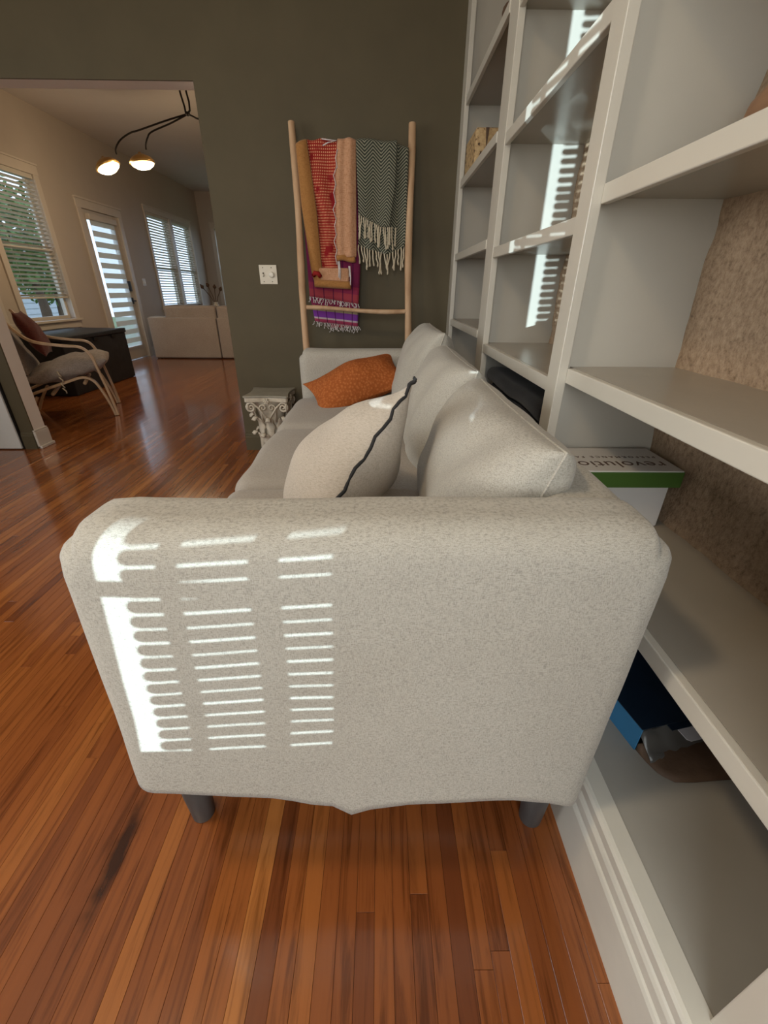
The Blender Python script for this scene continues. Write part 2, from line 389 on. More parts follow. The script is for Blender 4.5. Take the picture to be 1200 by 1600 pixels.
W1 = (5.88, 6.80, .76, 2.42); W0 = (4.55, 5.47, .76, 2.42); DR = (7.66, 8.66, 0, 2.2); W2a = (9.72, 10.70, .79, 2.44); W2b = (10.84, 11.80, .79, 2.44)
wall('wall_outer', 'x', XL2-.14, XL2, YB, YF+.14, 0, ZC, [W1, W0, DR, W2a, W2b], M['cream'], 'beige outer wall of the far room with windows and glazed door')
W3 = (-4.07, -3.25, .70, 2.46); W4 = (-3.05, -2.2, .70, 2.46)
wall('wall_far', 'y', YF, YF+.14, XL2, .95, 0, ZC, [W3, W4], M['cream'], 'beige end wall of the far room with windows')
wall('wall_far_right', 'x', .95, 1.09, YB, YF+.14, 0, ZC, [], M['cream'], 'right wall of the far room hidden behind the olive wall')

# skirtings
def skirt(name, mb, mt, label): return build(name, mb, mt, label=label, cat='baseboard', kind='structure')
b = MB().prism([(YW, 0), (YW-.016, 0), (YW-.016, .105), (YW-.012, .112), (YW-.012, .122), (YW-.006, .134), (YW, .136)], 'x', -1.066, .474)
skirt('baseboard_divider', b, M['olive'], 'olive painted baseboard with moulded top under the ladder')
b = MB().prism([(YW, 0), (YW-.016, 0), (YW-.016, .105), (YW-.012, .112), (YW-.012, .122), (YW-.006, .134), (YW, .136)], 'x', -2.835, -2.741)
skirt('baseboard_post', b, M['olive'], 'short olive baseboard at the left post of the opening')
b = MB()
b.box(-2.741, -2.722, YW-.004, YB+.01, 0, .135); b.box(-2.741, -2.727, YW-.004, YB+.01, .135, .148); b.box(-2.741, -2.708, YW-.004, YB+.014, 0, .022)
build('baseboard_jamb', b, M['trim'], bevel=.004, label='beige plinth at the foot of the left opening jamb', cat='baseboard', kind='structure')
b = MB().prism([(XL2, 0), (XL2+.018, 0), (XL2+.018, .13), (XL2+.008, .15), (XL2, .15)], 'y', YB, 7.55)
for v in range(len(b.v)):
    x, y, z = b.v[v]
b2 = MB()
for (ya, yb) in ((YB, 7.55), (8.77, YF)): b2.box(XL2, XL2+.018, ya, yb, 0, .14)
skirt('baseboard_outer', b2, M['trim'], 'beige baseboard along the outer wall of the far room')
skirt('baseboard_far', MB().box(XL2+.02, .95, YF-.018, YF, 0, .14), M['trim'], 'beige baseboard along the far end wall')

# moulded baseboard under the bookcase
prof = [(.434, 0), (.434, .128), (.437, .136), (.441, .139), (.441, .146), (.437, .150), (.437, .172), (.440, .180), (.443, .184), (.443, .190), (.439, .195), (.438, .216), (.442, .223), (.448, .2255), (.482, .2255), (.482, 0)]
b = MB().prism(prof, 'y', -1.58, YW-.017)
build('baseboard_right', b, M['baseboard'], label='tall moulded off-white baseboard below the built-in bookcase', cat='baseboard', kind='structure')

# white closet door on the olive wall, far left
t = thing('door_1', 'white painted closet door at the left edge of the olive wall', 'door', (-3.1, YW-.02, 0), kind='structure')
build('door_leaf', MB().box(-3.56, -2.852, YW-.03, YW-.002, .008, 2.05), M['whitedoor'], t, bevel=.003)
build('casing', MB().box(-2.850, -2.838, YW-.018, YW-.001, 0, 2.08), M['darkmetal'], t, label='thin dark gap strip')  # dark strip put in for the shaded gap at the door edge

# ------------------------------------------------------------------ windows
def wbox(mb, ax, pos, d0, d1, a0, a1, z0, z1):
    """box of a window lying in a wall: d0..d1 is depth from wall face pos"""
    if ax == 'x': mb.box(min(pos+d0, pos+d1), max(pos+d0, pos+d1), a0, a1, z0, z1)
    else: mb.box(a0, a1, min(pos+d0, pos+d1), max(pos+d0, pos+d1), z0, z1)
    return mb
def window(idx, ax, pos, inward, hole, label, meet=.5, sill=True, casing=.09):
    a0, a1, z0, z1 = hole; s = inward
    c = ((pos, (a0+a1)/2, z0) if ax == 'x' else ((a0+a1)/2, pos, z0))
    t = thing('window_%d' % idx, label, 'window', c, kind='structure')
    mb = MB(); cw = casing
    if cw:
        for q in ((a0-cw, a0, z0, z1), (a1, a1+cw, z0, z1), (a0-cw-.01, a1+cw+.01, z1, z1+cw+.015)): wbox(mb, ax, pos, 0, .02*s, *q)
        wbox(mb, ax, pos, 0, .032*s, a0-cw-.02, a1+cw+.02, z1+cw+.015, z1+cw+.035)
        build('casing', mb, M['trim'], t, bevel=.003)
    if sill:
        mb = MB(); wbox(mb, ax, pos, -.05*s, .055*s, a0-cw-.02, a1+cw+.02, z0-.03, z0); wbox(mb, ax, pos, 0, .018*s, a0-cw, a1+cw, z0-.12, z0-.03)
        build('sill', mb, M['trim'], t, bevel=.004)
    zm = z0 + (z1-z0)*meet
    for (za, zb, dd) in ((z0, zm+.02, -.06), (zm-.02, z1, -.085)):
        mb = MB(); fr = .04
        wbox(mb, ax, pos, dd*s, (dd-.03)*s, a0, a0+fr, za, zb); wbox(mb, ax, pos, dd*s, (dd-.03)*s, a1-fr, a1, za, zb)
        wbox(mb, ax, pos, dd*s, (dd-.03)*s, a0+fr, a1-fr, za, za+fr); wbox(mb, ax, pos, dd*s, (dd-.03)*s, a0+fr, a1-fr, zb-fr, zb)
        sh = build('sash', mb, M['trim'], t)
        mb = MB(); wbox(mb, ax, pos, (dd-.012)*s, (dd-.016)*s, a0+fr, a1-fr, za+fr, zb-fr); build('pane', mb, M['glass'], sh)
    return t
def blind(ax, pos, s, hole, zb, label, tilt=22, pitch=.047, width=.046, inset=.01, group=None):
    a0, a1, z0, z1 = hole; a0 += inset; a1 -= inset
    c = ((pos, (a0+a1)/2, zb) if ax == 'x' else ((a0+a1)/2, pos, zb))
    t = thing('window_blind', label, 'blind', c, group)
    mb = MB(); wbox(mb, ax, pos, -.052*s, .0*s, a0, a1, z1-.05, z1-.002); build('head_rail', mb, M['slat'], t)
    mb = MB(); wbox(mb, ax, pos, -.05*s, -.005*s, a0, a1, zb, zb+.022); build('bottom_rail', mb, M['slat'], t, bevel=.003)
    mb = MB(); z = zb+.04; ca, sa = math.cos(math.radians(tilt)), math.sin(math.radians(tilt)); th = .0016
    while z < z1-.06:
        o = [(-width/2*ca, -width/2*sa), (width/2*ca, width/2*sa)]
        q = [(o[0][0], o[0][1]-th), (o[1][0], o[1][1]-th), (o[1][0], o[1][1]+th), (o[0][0], o[0][1]+th)]
        d = pos - .028*s
        mb.prism([(d + p[0]*s, z+p[1]) for p in q], 'y' if ax == 'x' else 'x', a0, a1) if ax == 'x' else mb.prism([(d + p[0]*s, z+p[1]) for p in q], 'x', a0, a1)
        z += pitch
    sl = build('slats', mb, M['slat'], t); sl['kind'] = 'stuff'
    mb = MB()
    for f in (.15, .85):
        a = a0 + (a1-a0)*f
        wbox(mb, ax, pos, -.004*s, -.003*s, a-.002, a+.002, zb, z1-.05)
    build('cord', mb, M['tape'], t)
    return t
window(1, 'x', XL2, 1, W1, 'beige double-hung window left of the glazed door', .5)
window(2, 'x', XL2, 1, W0, 'beige double-hung window behind the bentwood chair', .5)
window(3, 'x', XL2, 1, W2a, 'nearer of the paired windows behind the taupe couch', .44, casing=.065)
window(4, 'x', XL2, 1, W2b, 'farther of the paired windows behind the taupe couch', .44, casing=.065)
window(5, 'y', YF, -1, W3, 'window on the end wall of the far room, beside the corner', .5)
window(6, 'y', YF, -1, W4, 'window on the end wall of the far room, behind the olive wall', .5)
blind('x', XL2, 1, W1, 1.02, 'cream slat blind half raised on the window left of the glazed door')
blind('x', XL2, 1, W0, .80, 'cream slat blind let down on the window behind the bentwood chair')
blind('x', XL2, 1, W2a, .82, 'cream slat blind on the nearer of the paired windows')
blind('x', XL2, 1, W2b, .82, 'cream slat blind on the farther of the paired windows')
for k, hl in enumerate(WIN_L): window(7+k, 'x', XL1, 1, hl, ('nearer' if k == 0 else 'farther')+' window in the left wall beside the viewer', .5)
window(9, 'y', YN, 1, WIN_B[1], 'wide window in the wall behind the viewer', .5)
for hl in (W1, W0, W2a, W2b, (7.8, 8.5, .2, 2.1)):
    portal('portal', (XL2-.16, (hl[0]+hl[1])/2, (hl[2]+hl[3])/2), (1, 0, 0), hl[1]-hl[0], hl[3]-hl[2])
for hl in (W3, W4): portal('portal', ((hl[0]+hl[1])/2, YF+.16, (hl[2]+hl[3])/2), (0, -1, 0), hl[1]-hl[0], hl[3]-hl[2])
for hl in WIN_L: portal('portal', (XL1-.15, (hl[0]+hl[1])/2, (hl[2]+hl[3])/2), (1, 0, 0), hl[1]-hl[0], hl[3]-hl[2])
for hl in WIN_B: portal('portal', ((hl[0]+hl[1])/2, YN-.15, (hl[2]+hl[3])/2), (0, 1, 0), hl[1]-hl[0], hl[3]-hl[2])

# sidelight with mini blind behind the viewer: it combs the glint
a0, a1, z0, z1 = SIDE
t = thing('window_10', 'narrow glazed sidelight behind the viewer', 'window', ((a0+a1)/2, YN, z0), kind='structure')
mb = MB(); 
for q in ((a0-.07, a0, z0-.07, z1+.07), (a1, a1+.07, z0-.07, z1+.07), (a0, a1, z1, z1+.07), (a0, a1, z0-.07, z0)): mb.box(q[0], q[1], YN-.02, YN+.02, q[2], q[3])
build('casing', mb, M['trim'], t)
build('rail', MB().box(a0, a1, YN-.1, YN-.05, .568, .588), M['trim'], t)
build('pane', MB().box(a0, a1, YN-.09, YN-.086, z0, z1), M['glass'], t)
bl = thing('window_blind', 'narrow mini blind on the sidelight behind the viewer', 'blind', ((a0+a1)/2, YN, z0))
mb = MB(); z = z0-.0405; pit = .0234; tl = math.tan(math.radians(3.2))
bx0 = -1.787
while z < z1-.02:
    hgt = .0200 if z < 1.05 else .0165
    x0, x1 = bx0, a1+.03; r_ = .006
    def zz(x, q): return z + q + (x-x0)*tl
    sag = R_.uniform(-.0004, .0004)
    pl = [(x0+r_*2.2, 0), (x1, 0), (x1, hgt), (x0+r_*1.2, hgt), (x0+r_*.3, hgt*.8), (x0, hgt*.45), (x0+r_*.6, hgt*.15)]
    mb.prism([(p[0], zz(p[0], p[1])+sag) for p in pl], 'y', YN-.035, YN-.034)
    z += pit
sl = build('slats', mb, M['slat'], bl); sl['kind'] = 'stuff'
mb = MB()
for (p, q) in ((-1.742, -1.716), (-1.630, -1.592)): mb.box(p, q, YN-.040, YN-.038, z0, z1)
build('ladder_tape', mb, M['tape'], bl)
build('head_rail', MB().box(bx0, a1, YN-.05, YN-.02, z1-.03, z1), M['slat'], bl)

# glazed door with banded shade
ya, yb = DR[0], DR[1]
t = thing('door_2', 'cream glazed door with banded roller shade in the far room', 'door', (XL2, (ya+yb)/2, 0), kind='structure')
mb = MB(); 
for q in ((ya-.10, ya, 0, 2.2), (yb, yb+.10, 0, 2.2), (ya-.11, yb+.11, 2.2, 2.31)): wbox(mb, 'x', XL2, 0, .022, *q)
wbox(mb, 'x', XL2, 0, .036, ya-.12, yb+.12, 2.31, 2.335)
build('casing', mb, M['trim'], t, bevel=.003)
gy0, gy1, gz0, gz1 = 7.80, 8.50, .22, 2.08
mb = MB()
for q in ((ya, gy0, .01, 2.2), (gy1, yb, .01, 2.2), (gy0, gy1, .01, gz0), (gy0, gy1, gz1, 2.2)): wbox(mb, 'x', XL2, -.03, -.075, *q)
lf = build('door_leaf', mb, M['trim'], t)
mb = MB(); wbox(mb, 'x', XL2, -.05, -.055, gy0, gy1, gz0, gz1); build('pane', mb, M['glass'], lf)
mb = MB(); wbox(mb, 'x', XL2, -.03, .012, gy1+.035, gy1+.085, 1.10, 1.26); build('deadbolt', mb, M['darkmetal'], t, bevel=.008)
mb = MB(); wbox(mb, 'x', XL2, -.03, -.01, gy1+.035, gy1+.085, .90, 1.0); mb.tube([(XL2-.02, gy1+.06, .95), (XL2+.04, gy1+.06, .95), (XL2+.045, gy1+.05, .95), (XL2+.045, gy1-.05, .945)], .011, 8); build('lever_handle', mb, M['darkmetal'], t)
sh = thing('roller_shade', 'banded day-and-night roller shade on the glazed door', 'shade', (XL2, (gy0+gy1)/2, gz0))
mb = MB(); wbox(mb, 'x', XL2, -.028, .045, gy0-.03, gy1+.03, gz1-.01, gz1+.07); build('cassette', mb, M['trim'], sh, bevel=.01)
nb = 13; bh = (gz1-gz0)/nb
for k in range(nb):
    za = gz0 + k*bh
    mb = MB(); wbox(mb, 'x', XL2, -.005, -.003, gy0+.03, gy1, za, za+bh*.46); build('sheer_band', mb, M['sheer'], sh)
    mb = MB(); wbox(mb, 'x', XL2, -.004, -.001, gy0+.03, gy1, za+bh*.46, za+bh); build('opaque_band', mb, M['band'], sh)
mb = MB(); wbox(mb, 'x', XL2, -.01, .004, gy0, gy1, gz0-.022, gz0); build('bottom_bar', mb, M['trim'], sh)

# ------------------------------------------------------------------ BUILT-IN BOOKCASE
bc = thing('built_in_bookcase', 'tall built-in greige bookcase with open shelves and raw board back', 'bookcase', (.64, 1.7, 0))
# stiles (front faces) and side panels; y ranges
U = {1: (3.165, YW-.001), 2: (2.085, 2.165), 3: (1.167, 1.238), 4: (.12, .197)}
ZT = ZC - .02
for k, (ya, yb) in U.items():
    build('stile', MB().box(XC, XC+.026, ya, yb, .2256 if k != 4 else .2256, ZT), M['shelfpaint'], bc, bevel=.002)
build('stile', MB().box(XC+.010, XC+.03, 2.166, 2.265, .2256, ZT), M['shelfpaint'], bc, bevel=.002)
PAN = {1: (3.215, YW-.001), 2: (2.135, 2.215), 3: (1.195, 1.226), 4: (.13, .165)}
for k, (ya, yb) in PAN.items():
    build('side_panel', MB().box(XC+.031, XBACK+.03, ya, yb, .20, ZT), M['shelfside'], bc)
# raw back, uneven so that the painted side panels meet it along a ragged edge
mb = MB(); ny, nzv = 150, 120
y0_, y1_ = .17, 3.21
for i in range(ny+1):
    for j in range(nzv+1):
        y = y0_ + (y1_-y0_)*i/ny; z = .2 + (ZT-.2)*j/nzv
        p = (0, y*1.0, z)
        mb.v.append((XBACK + .012*nz(p, 5, 3.1) + .007*nz(p, 17, 9.2), y, z))
for i in range(ny):
    for j in range(nzv): mb.f.append((i*(nzv+1)+j, i*(nzv+1)+j+1, (i+1)*(nzv+1)+j+1, (i+1)*(nzv+1)+j))
build('back_board', mb, M['cork'], bc, smooth=True, label='rough unpainted tan fibre board')
# base deck
build('base_deck', MB().box(.482, XBACK+.02, .18, 3.22, .19, .2245), M['greyfloor'], bc)
SH = {1: [(2.110, 0), (1.733, 0), (1.357, 0), (.980, 0), (.575, 0)], 2: [(2.05, 0), (1.683, 0), (1.312, 0), (.935, 0), (.53, 0)], 3: [(2.15, 0), (1.757, 0), (1.363, 0), (.970, 0), (.5775, 0)]}
BY = {1: (2.19, 3.235), 2: (1.215, 2.145), 3: (.15, 1.205)}
FY = {1: (2.266, 3.164), 2: (1.2385, 2.0845), 3: (.1975, 1.1665)}
FX = {1: XC+.006, 2: XC+.002, 3: .498}
for k, lst in SH.items():
    for (zt, _) in lst:
        s_ = build('shelf', MB().box(FX[k]+.0175, XBACK+.03, BY[k][0], BY[k][1], zt-.022, zt-.0002), M['shelf_shaded'], bc)
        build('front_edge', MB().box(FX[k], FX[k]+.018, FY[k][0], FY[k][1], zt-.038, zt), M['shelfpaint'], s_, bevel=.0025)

# ------------------------------------------------------------------ SOFA
sofa = thing('sofa', 'greige slipcovered three-seat sofa standing along the bookcase', 'sofa', (-.03, 1.63, 0))
HEM = [(-.6, .318), (-.443, .318), (-.310, .310), (-.194, .300), (-.147, .287), (-.111, .272), (-.057, .258), (.010, .269), (.070, .283), (.252, .292), (.340, .276), (.386, .252), (.6, .25)]
def hem(x):
    for (a, za), (b_, zb) in zip(HEM, HEM[1:]):
        if a <= x <= b_: return za + (zb-za)*(x-a)/(b_-a)
    return .18
def arm_fn(near):
    def f(q):
        q.z = max(q.z, .12); t = (q.z-.12)/(.855-.12)
        if q.z < .5:                                   # slip-cover hem
            zb = hem(q.x*(.9 if q.x > 0 else .95)) if near else .25
            q.z = .5 - (.5-q.z)/(.5-.12)*(.5-zb)
        # the front hangs out a little towards the hem and narrows
        if near: q.y -= .042*(1-t)*(1 if q.y < .58 else .2)
        q.x = q.x*(1 - (.02 if q.x < 0 else .095)*(1-t))
        q.y += .006*nz(q, 3.0, 1.3) + .002*nz(q, 9, 4)
        if near and q.z < .42 and q.y < .6: q.y += .014*math.exp(-((q.x+.06)/.030)**2)*(.42-q.z)/.16*(1 if q.x > -.064 else -1)*-.6
        q.z += .004*nz(q, 4, 7.7)
        return q
    return f
def soft_arm(y0, y1, near):
    mb = MB(); mb.rbox(-.480, .448, y0, y1, .06, .855, .052, 22, arm_fn(near)); return mb
# round off upper corners of the arm in the x-z plane as well
def round_corners(mb, x0, x1, zt, rad):
    out = []
    for (x, y, z) in mb.v:
        for (cx, sg) in ((x0+rad, -1), (x1-rad, 1)):
            if (x-cx)*sg > 0 and z > zt-rad:
                dx, dz = (x-cx)*sg, z-(zt-rad); m_ = max(dx, dz); l_ = math.hypot(dx, dz)
                if l_ > 1e-6: k = m_/l_; x = cx+sg*dx*k; z = zt-rad+dz*k
        out.append((x, y, z))
    mb.v = out; return mb
mb = round_corners(soft_arm(.502, .655, True), -.480, .448, .855, .075)
build('arm', mb, M['sofa'], sofa, smooth=True, label='near arm with rounded top and drooping slipcover hem')
mb = round_corners(soft_arm(2.615, 2.765, False), -.475, .452, .84, .05)
mb.v = [(x, y, z-.015 if z > .5 else z) for (x, y, z) in mb.v]
build('arm', mb, M['sofa'], sofa, smooth=True, label='far arm')
def back_fn(q):
    q.x += .004*nz(q, 4, 2.2); q.z += .006*nz(q, 5, 8.1); return q
mb = MB().rbox(.27, .432, .60, 2.70, .17, .842, .045, 16, back_fn); build('back_frame', mb, M['sofa'], sofa, smooth=True)
mb = MB().rbox(-.455, .30, .62, 2.66, .17, .43, .02, 10); build('seat_base', mb, M['sofa'], sofa, smooth=True)
def seat_fn(cy):
    def f(q):
        u = (q.y-cy)/.34; 
        if q.z > .5: q.z += .018*(1-u*u)*(1-((q.x+.12)/.42)**2) + .006*nz(q, 6, cy)
        q.x += .008*nz(q, 5, cy*2); return q
    return f
cuts = [.648, 1.30, 1.97, 2.62]
for k in range(3):
    cy = (cuts[k]+cuts[k+1])/2
    mb = MB().rbox(-.505, .28, cuts[k]+.004, cuts[k+1]-.004, .41, .575, .06, 12, seat_fn(cy))
    build('seat_cushion', mb, M['sofa_seat'], sofa, smooth=True)

def pillow_mb(sx, sy, th, n=26, pinch=.10, power=.62, wob=.01, seed=0):
    """stuffed cushion in the local u (sx), v (sy) plane with thickness th, corners drawn out to points"""
    mb = MB()
    def P(i, j, side):
        a = -1 + 2*i/n; b_ = -1 + 2*j/n
        a = math.sin(a*math.pi/2); b_ = math.sin(b_*math.pi/2)
        x = a*sx/2*(1-pinch*(1-b_*b_)*abs(a)**2); y = b_*sy/2*(1-pinch*(1-a*a)*abs(b_)**2)
        d = max(0, (1-a*a))**power*max(0, (1-b_*b_))**power
        z = side*th/2*d
        w_ = wob*d**.5
        z += w_*noise.noise(Vector((x*9+seed, y*9, side*3+seed)))
        return Vector((x, y, z))
    for side in (1, -1):
        k = len(mb.v)
        for i in range(n+1):
            for j in range(n+1): mb.v.append(P(i, j, side))
        for i in range(n):
            for j in range(n):
                q = (k+i*(n+1)+j, k+(i+1)*(n+1)+j, k+(i+1)*(n+1)+j+1, k+i*(n+1)+j+1)
                mb.f.append(q if side > 0 else q[::-1])
    return mb, P
def xform(mb, origin, eu, ev, en):
    mb.v = [tuple(Vector(origin) + Vector(eu)*p[0] + Vector(ev)*p[1] + Vector(en)*p[2]) for p in mb.v]; return mb
def weld_build(*a, **k):
    o = build(*a, **k); wm = o.modifiers.new('weld', 'WELD'); wm.merge_threshold = .0004; return o
# back cushions: u along y, v up the leaning face
lean = math.radians(17)
ev = Vector((math.sin(lean), 0, math.cos(lean))); eu = Vector((0, 1, 0)); en = eu.cross(ev)
for k, (ya, yb, zt, th, xo) in enumerate(((.655, 1.325, .915, .27, .25), (1.315, 1.99, .935, .25, .235), (1.975, 2.625, .985, .25, .215))):
    hgt = (zt-.545)/math.cos(lean)
    mb, P = pillow_mb((yb-ya), hgt, th, 30, .03, .33, .024, 3.3*k)
    cen = Vector((xo, (ya+yb)/2, (zt+.545)/2)); xform(mb, cen, eu, ev, en)
    c_ = weld_build('back_cushion', mb, M['sofa'], sofa, smooth=True)
    n_ = 40; pts = []
    for e in range(4):
        for q in range(10):
            s_ = -1+2*q/10; uv = [(s_, -1), (1, s_), (-s_, 1), (-1, -s_)][e]
            a, b_ = math.sin(uv[0]*math.pi/2), math.sin(uv[1]*math.pi/2)
            x = a*(yb-ya)/2*(1-.03*(1-b_*b_)); y = b_*hgt/2*(1-.03*(1-a*a))
            pts.append(cen + eu*x + ev*y)
    pts.append(pts[0]); build('seam', MB().tube(pts, .0028, 6), M['sofa'], c_, smooth=True)
# legs
for (x, y) in ((-.432, .590), (.372, .575), (-.432, 2.68), (.372, 2.68)):
    build('leg', MB().lathe((x, y, 0), [(.024, 0), (.026, .004), (.031, .1), (.033, .23)], 20), M['leg'], sofa, smooth=True, auto=40)

# throw pillow, cream with black cord
def place_pillow(T, e1, e2, s1, s2, th, name, mt, label, cat, pinch, power, wob, seed, cord=None, n=30):
    e1 = Vector(e1).normalized(); e2 = Vector(e2); e2 = (e2 - e1*e1.dot(e2)).normalized(); n_ = e1.cross(e2)
    cen = Vector(T) - e1*s1/2 + e2*s2/2
    mb, P = pillow_mb(s1, s2, th, n, pinch, power, wob, seed); xform(mb, cen, e1, e2, n_)
    if cord is None:
        return weld_build(name, mb, mt, None, smooth=True, label=label, cat=cat)
    zb = min(p[2] for p in mb.v); t = thing(name, label, cat, (cen.x, cen.y, zb))
    weld_build('cover', mb, mt, t, smooth=True)
    pts = []
    for e in range(4):
        for q in range(24):
            s_ = -1+2*q/24; uv = [(s_, -1), (1, s_), (-s_, 1), (-1, -s_)][e]
            a, b_ = math.sin(uv[0]*math.pi/2), math.sin(uv[1]*math.pi/2)
            x = a*s1/2*(1-pinch*(1-b_*b_)); y = b_*s2/2*(1-pinch*(1-a*a))
            pts.append(cen + e1*x + e2*y + n_*.004*math.sin(q*1.9+e) + e2*.003*math.sin(q*2.7))
    pts.append(pts[0]); build('cord_piping', MB().tube(pts, .0042, 6), cord, t, smooth=True)
    return t
place_pillow((.086, 1.05, .962), (.5, .6, .62), (-.29, .79, -.52), .47, .44, .26, 'throw_pillow', M['linen'], 'cream linen throw pillow edged with black cord', 'pillow', .09, .72, .022, 5.5, M['black_cord'])
ea = Vector((.95, .10, .24)).normalized(); eb = Vector((-.02, -.84, -.42)); eb = (eb-ea*ea.dot(eb)).normalized(); an = math.radians(9)
o1 = ea*math.cos(an)-eb*math.sin(an); o2 = eb*math.cos(an)+ea*math.sin(an)
place_pillow(Vector((-.13, 2.45, .685))+o1*.28-o2*.175, o1, o2, .56, .35, .22, 'throw_pillow', M['orange'], 'rust orange knitted throw pillow against the far sofa arm', 'pillow', .13, .8, .015, 1.5)

# ------------------------------------------------------------------ LADDER AND THROWS
def lad_y(z): return 2.92 + .32*z/2.01
lad = thing('wooden_ladder', 'peeled branch blanket ladder leaning on the olive wall', 'ladder', (-.14, 2.95, 0))
for (xb, xt, sd) in ((-.470, -.517, 0), (.196, .183, 5)):
    pts = []; rd = []
    for i in range(15):
        z = 2.012*i/14; f = i/14
        pts.append((xb+(xt-xb)*f + .006*math.sin(3*f*math.pi+sd), lad_y(z), z+.001)); rd.append(.0235-.003*f + .0016*math.sin(f*23+sd))
    build('rail', MB().tube(pts, rd, 14), M['ladderwood'], lad, smooth=True, auto=60)
for (z, sd) in ((.35, 0), (1.035, 1), (1.885, 3)):
    pts = []; rd = []
    for i in range(11):
        f = i/10; pts.append((-.478+.66*f, lad_y(z) - .004, z + .012*math.sin(f*math.pi*1.3+sd*1.5)*(1 if z < 1.2 else .2))); rd.append(.0125+.0015*math.sin(f*9+sd)+.002*f)
    build('rung', MB().tube(pts, rd, 10), M['ladderwood'], lad, smooth=True, auto=60)

def uvnodes(m):
    t = N(m, 'ShaderNodeTexCoord'); s = N(m, 'ShaderNodeSeparateXYZ'); lk(m, t.outputs['UV'], s.inputs[0]); return s.outputs[0], s.outputs[1]
def mth(m, op, a, b=None, c=None):
    n = N(m, 'ShaderNodeMath', operation=op)
    for k, v in enumerate((a, b, c)):
        if v is None: continue
        if isinstance(v, (int, float)): n.inputs[k].default_value = v
        else: lk(m, v, n.inputs[k])
    return n.outputs[0]
def herringbone():
    m = mat('herringbone_wool', (.2, .2, .15), .95, .1); u, v = uvnodes(m)
    tri = mth(m, 'ABSOLUTE', mth(m, 'SUBTRACT', mth(m, 'FRACT', mth(m, 'MULTIPLY', u, 1/.098)), .5))
    ph = mth(m, 'FRACT', mth(m, 'ADD', mth(m, 'MULTIPLY', v, 1/.0165), mth(m, 'MULTIPLY', tri, 5.2)))
    r = ramp(m, [(.0, (.030, .036, .028)), (.52, (.040, .047, .036)), (.60, (.27, .255, .19)), (.95, (.27, .255, .19))]); lk(m, ph, r.inputs[0])
    lk(m, r.outputs[0], bsdf(m).inputs['Base Color'])
    bp = N(m, 'ShaderNodeBump'); bp.inputs['Strength'].default_value = .4; bp.inputs['Distance'].default_value = .002; lk(m, ph, bp.inputs['Height']); lk(m, bp.outputs[0], bsdf(m).inputs['Normal'])
    return m
def redcheck():
    m = mat('red_dotted_weave', (.4, .04, .03), .95, .1); u, v = uvnodes(m)
    a = mth(m, 'ABSOLUTE', mth(m, 'SUBTRACT', mth(m, 'FRACT', mth(m, 'MULTIPLY', u, 1/.0125)), .5))
    b = mth(m, 'ABSOLUTE', mth(m, 'SUBTRACT', mth(m, 'FRACT', mth(m, 'MULTIPLY', v, 1/.0145)), .5))
    d = mth(m, 'MAXIMUM', a, b)
    r = ramp(m, [(.20, (.66, .32, .18)), (.28, (.36, .035, .022)), (.5, (.27, .02, .018))]); lk(m, d, r.inputs[0])
    t = N(m, 'ShaderNodeTexCoord'); n = N(m, 'ShaderNodeTexNoise'); n.inputs['Scale'].default_value = 9; n.inputs['Detail'].default_value = 2; lk(m, t.outputs['UV'], n.inputs['Vector'])
    rr = ramp(m, [(.55, (0, 0, 0)), (.62, (1, 1, 1))]); lk(m, n.outputs['Fac'], rr.inputs[0])
    mx = N(m, 'ShaderNodeMix', data_type='RGBA'); lk(m, rr.outputs[0], mx.inputs[0]); lk(m, r.outputs[0], mx.inputs[6]); mx.inputs[7].default_value = (.26, .016, .018, 1)
    lk(m, mx.outputs[2], bsdf(m).inputs['Base Color']); return m
def pinkstripe():
    m = mat('striped_pink_cotton', (.4, .03, .1), .9, .1); u, v = uvnodes(m)
    r = ramp(m, [(0, (.16, .018, .06)), (.6, (.24, .028, .065)), (.66, (.30, .045, .06)), (.74, (.22, .026, .07)), (.885, (.28, .23, .15)), (.92, (.17, .04, .28)), (.962, (.5, .40, .42)), (.976, (.36, .05, .1))])
    r.color_ramp.interpolation = 'CONSTANT'; lk(m, v, r.inputs[0])
    a = mth(m, 'ABSOLUTE', mth(m, 'SUBTRACT', mth(m, 'FRACT', mth(m, 'MULTIPLY', u, 5.2)), .5))
    k = mth(m, 'LESS_THAN', a, .05)
    mx = N(m, 'ShaderNodeMix', data_type='RGBA'); lk(m, mth(m, 'MULTIPLY', k, .8), mx.inputs[0]); lk(m, r.outputs[0], mx.inputs[6]); mx.inputs[7].default_value = (.05, .008, .04, 1)
    lk(m, mx.outputs[2], bsdf(m).inputs['Base Color']); return m
M['herring'] = herringbone(); M['redcheck'] = redcheck(); M['pink'] = pinkstripe()
M['ochre'] = fabric('ochre_wool', (.40, .19, .06), (.30, .135, .04), 260)
M['peach'] = fabric('peach_wool', (.56, .31, .18), (.42, .2, .1), 200)
M['yarn'] = fabric('cream_yarn', (.60, .52, .38), (.45, .38, .27), 300)
M['whiteyarn'] = fabric('white_yarn', (.70, .64, .62), (.5, .45, .46), 300)

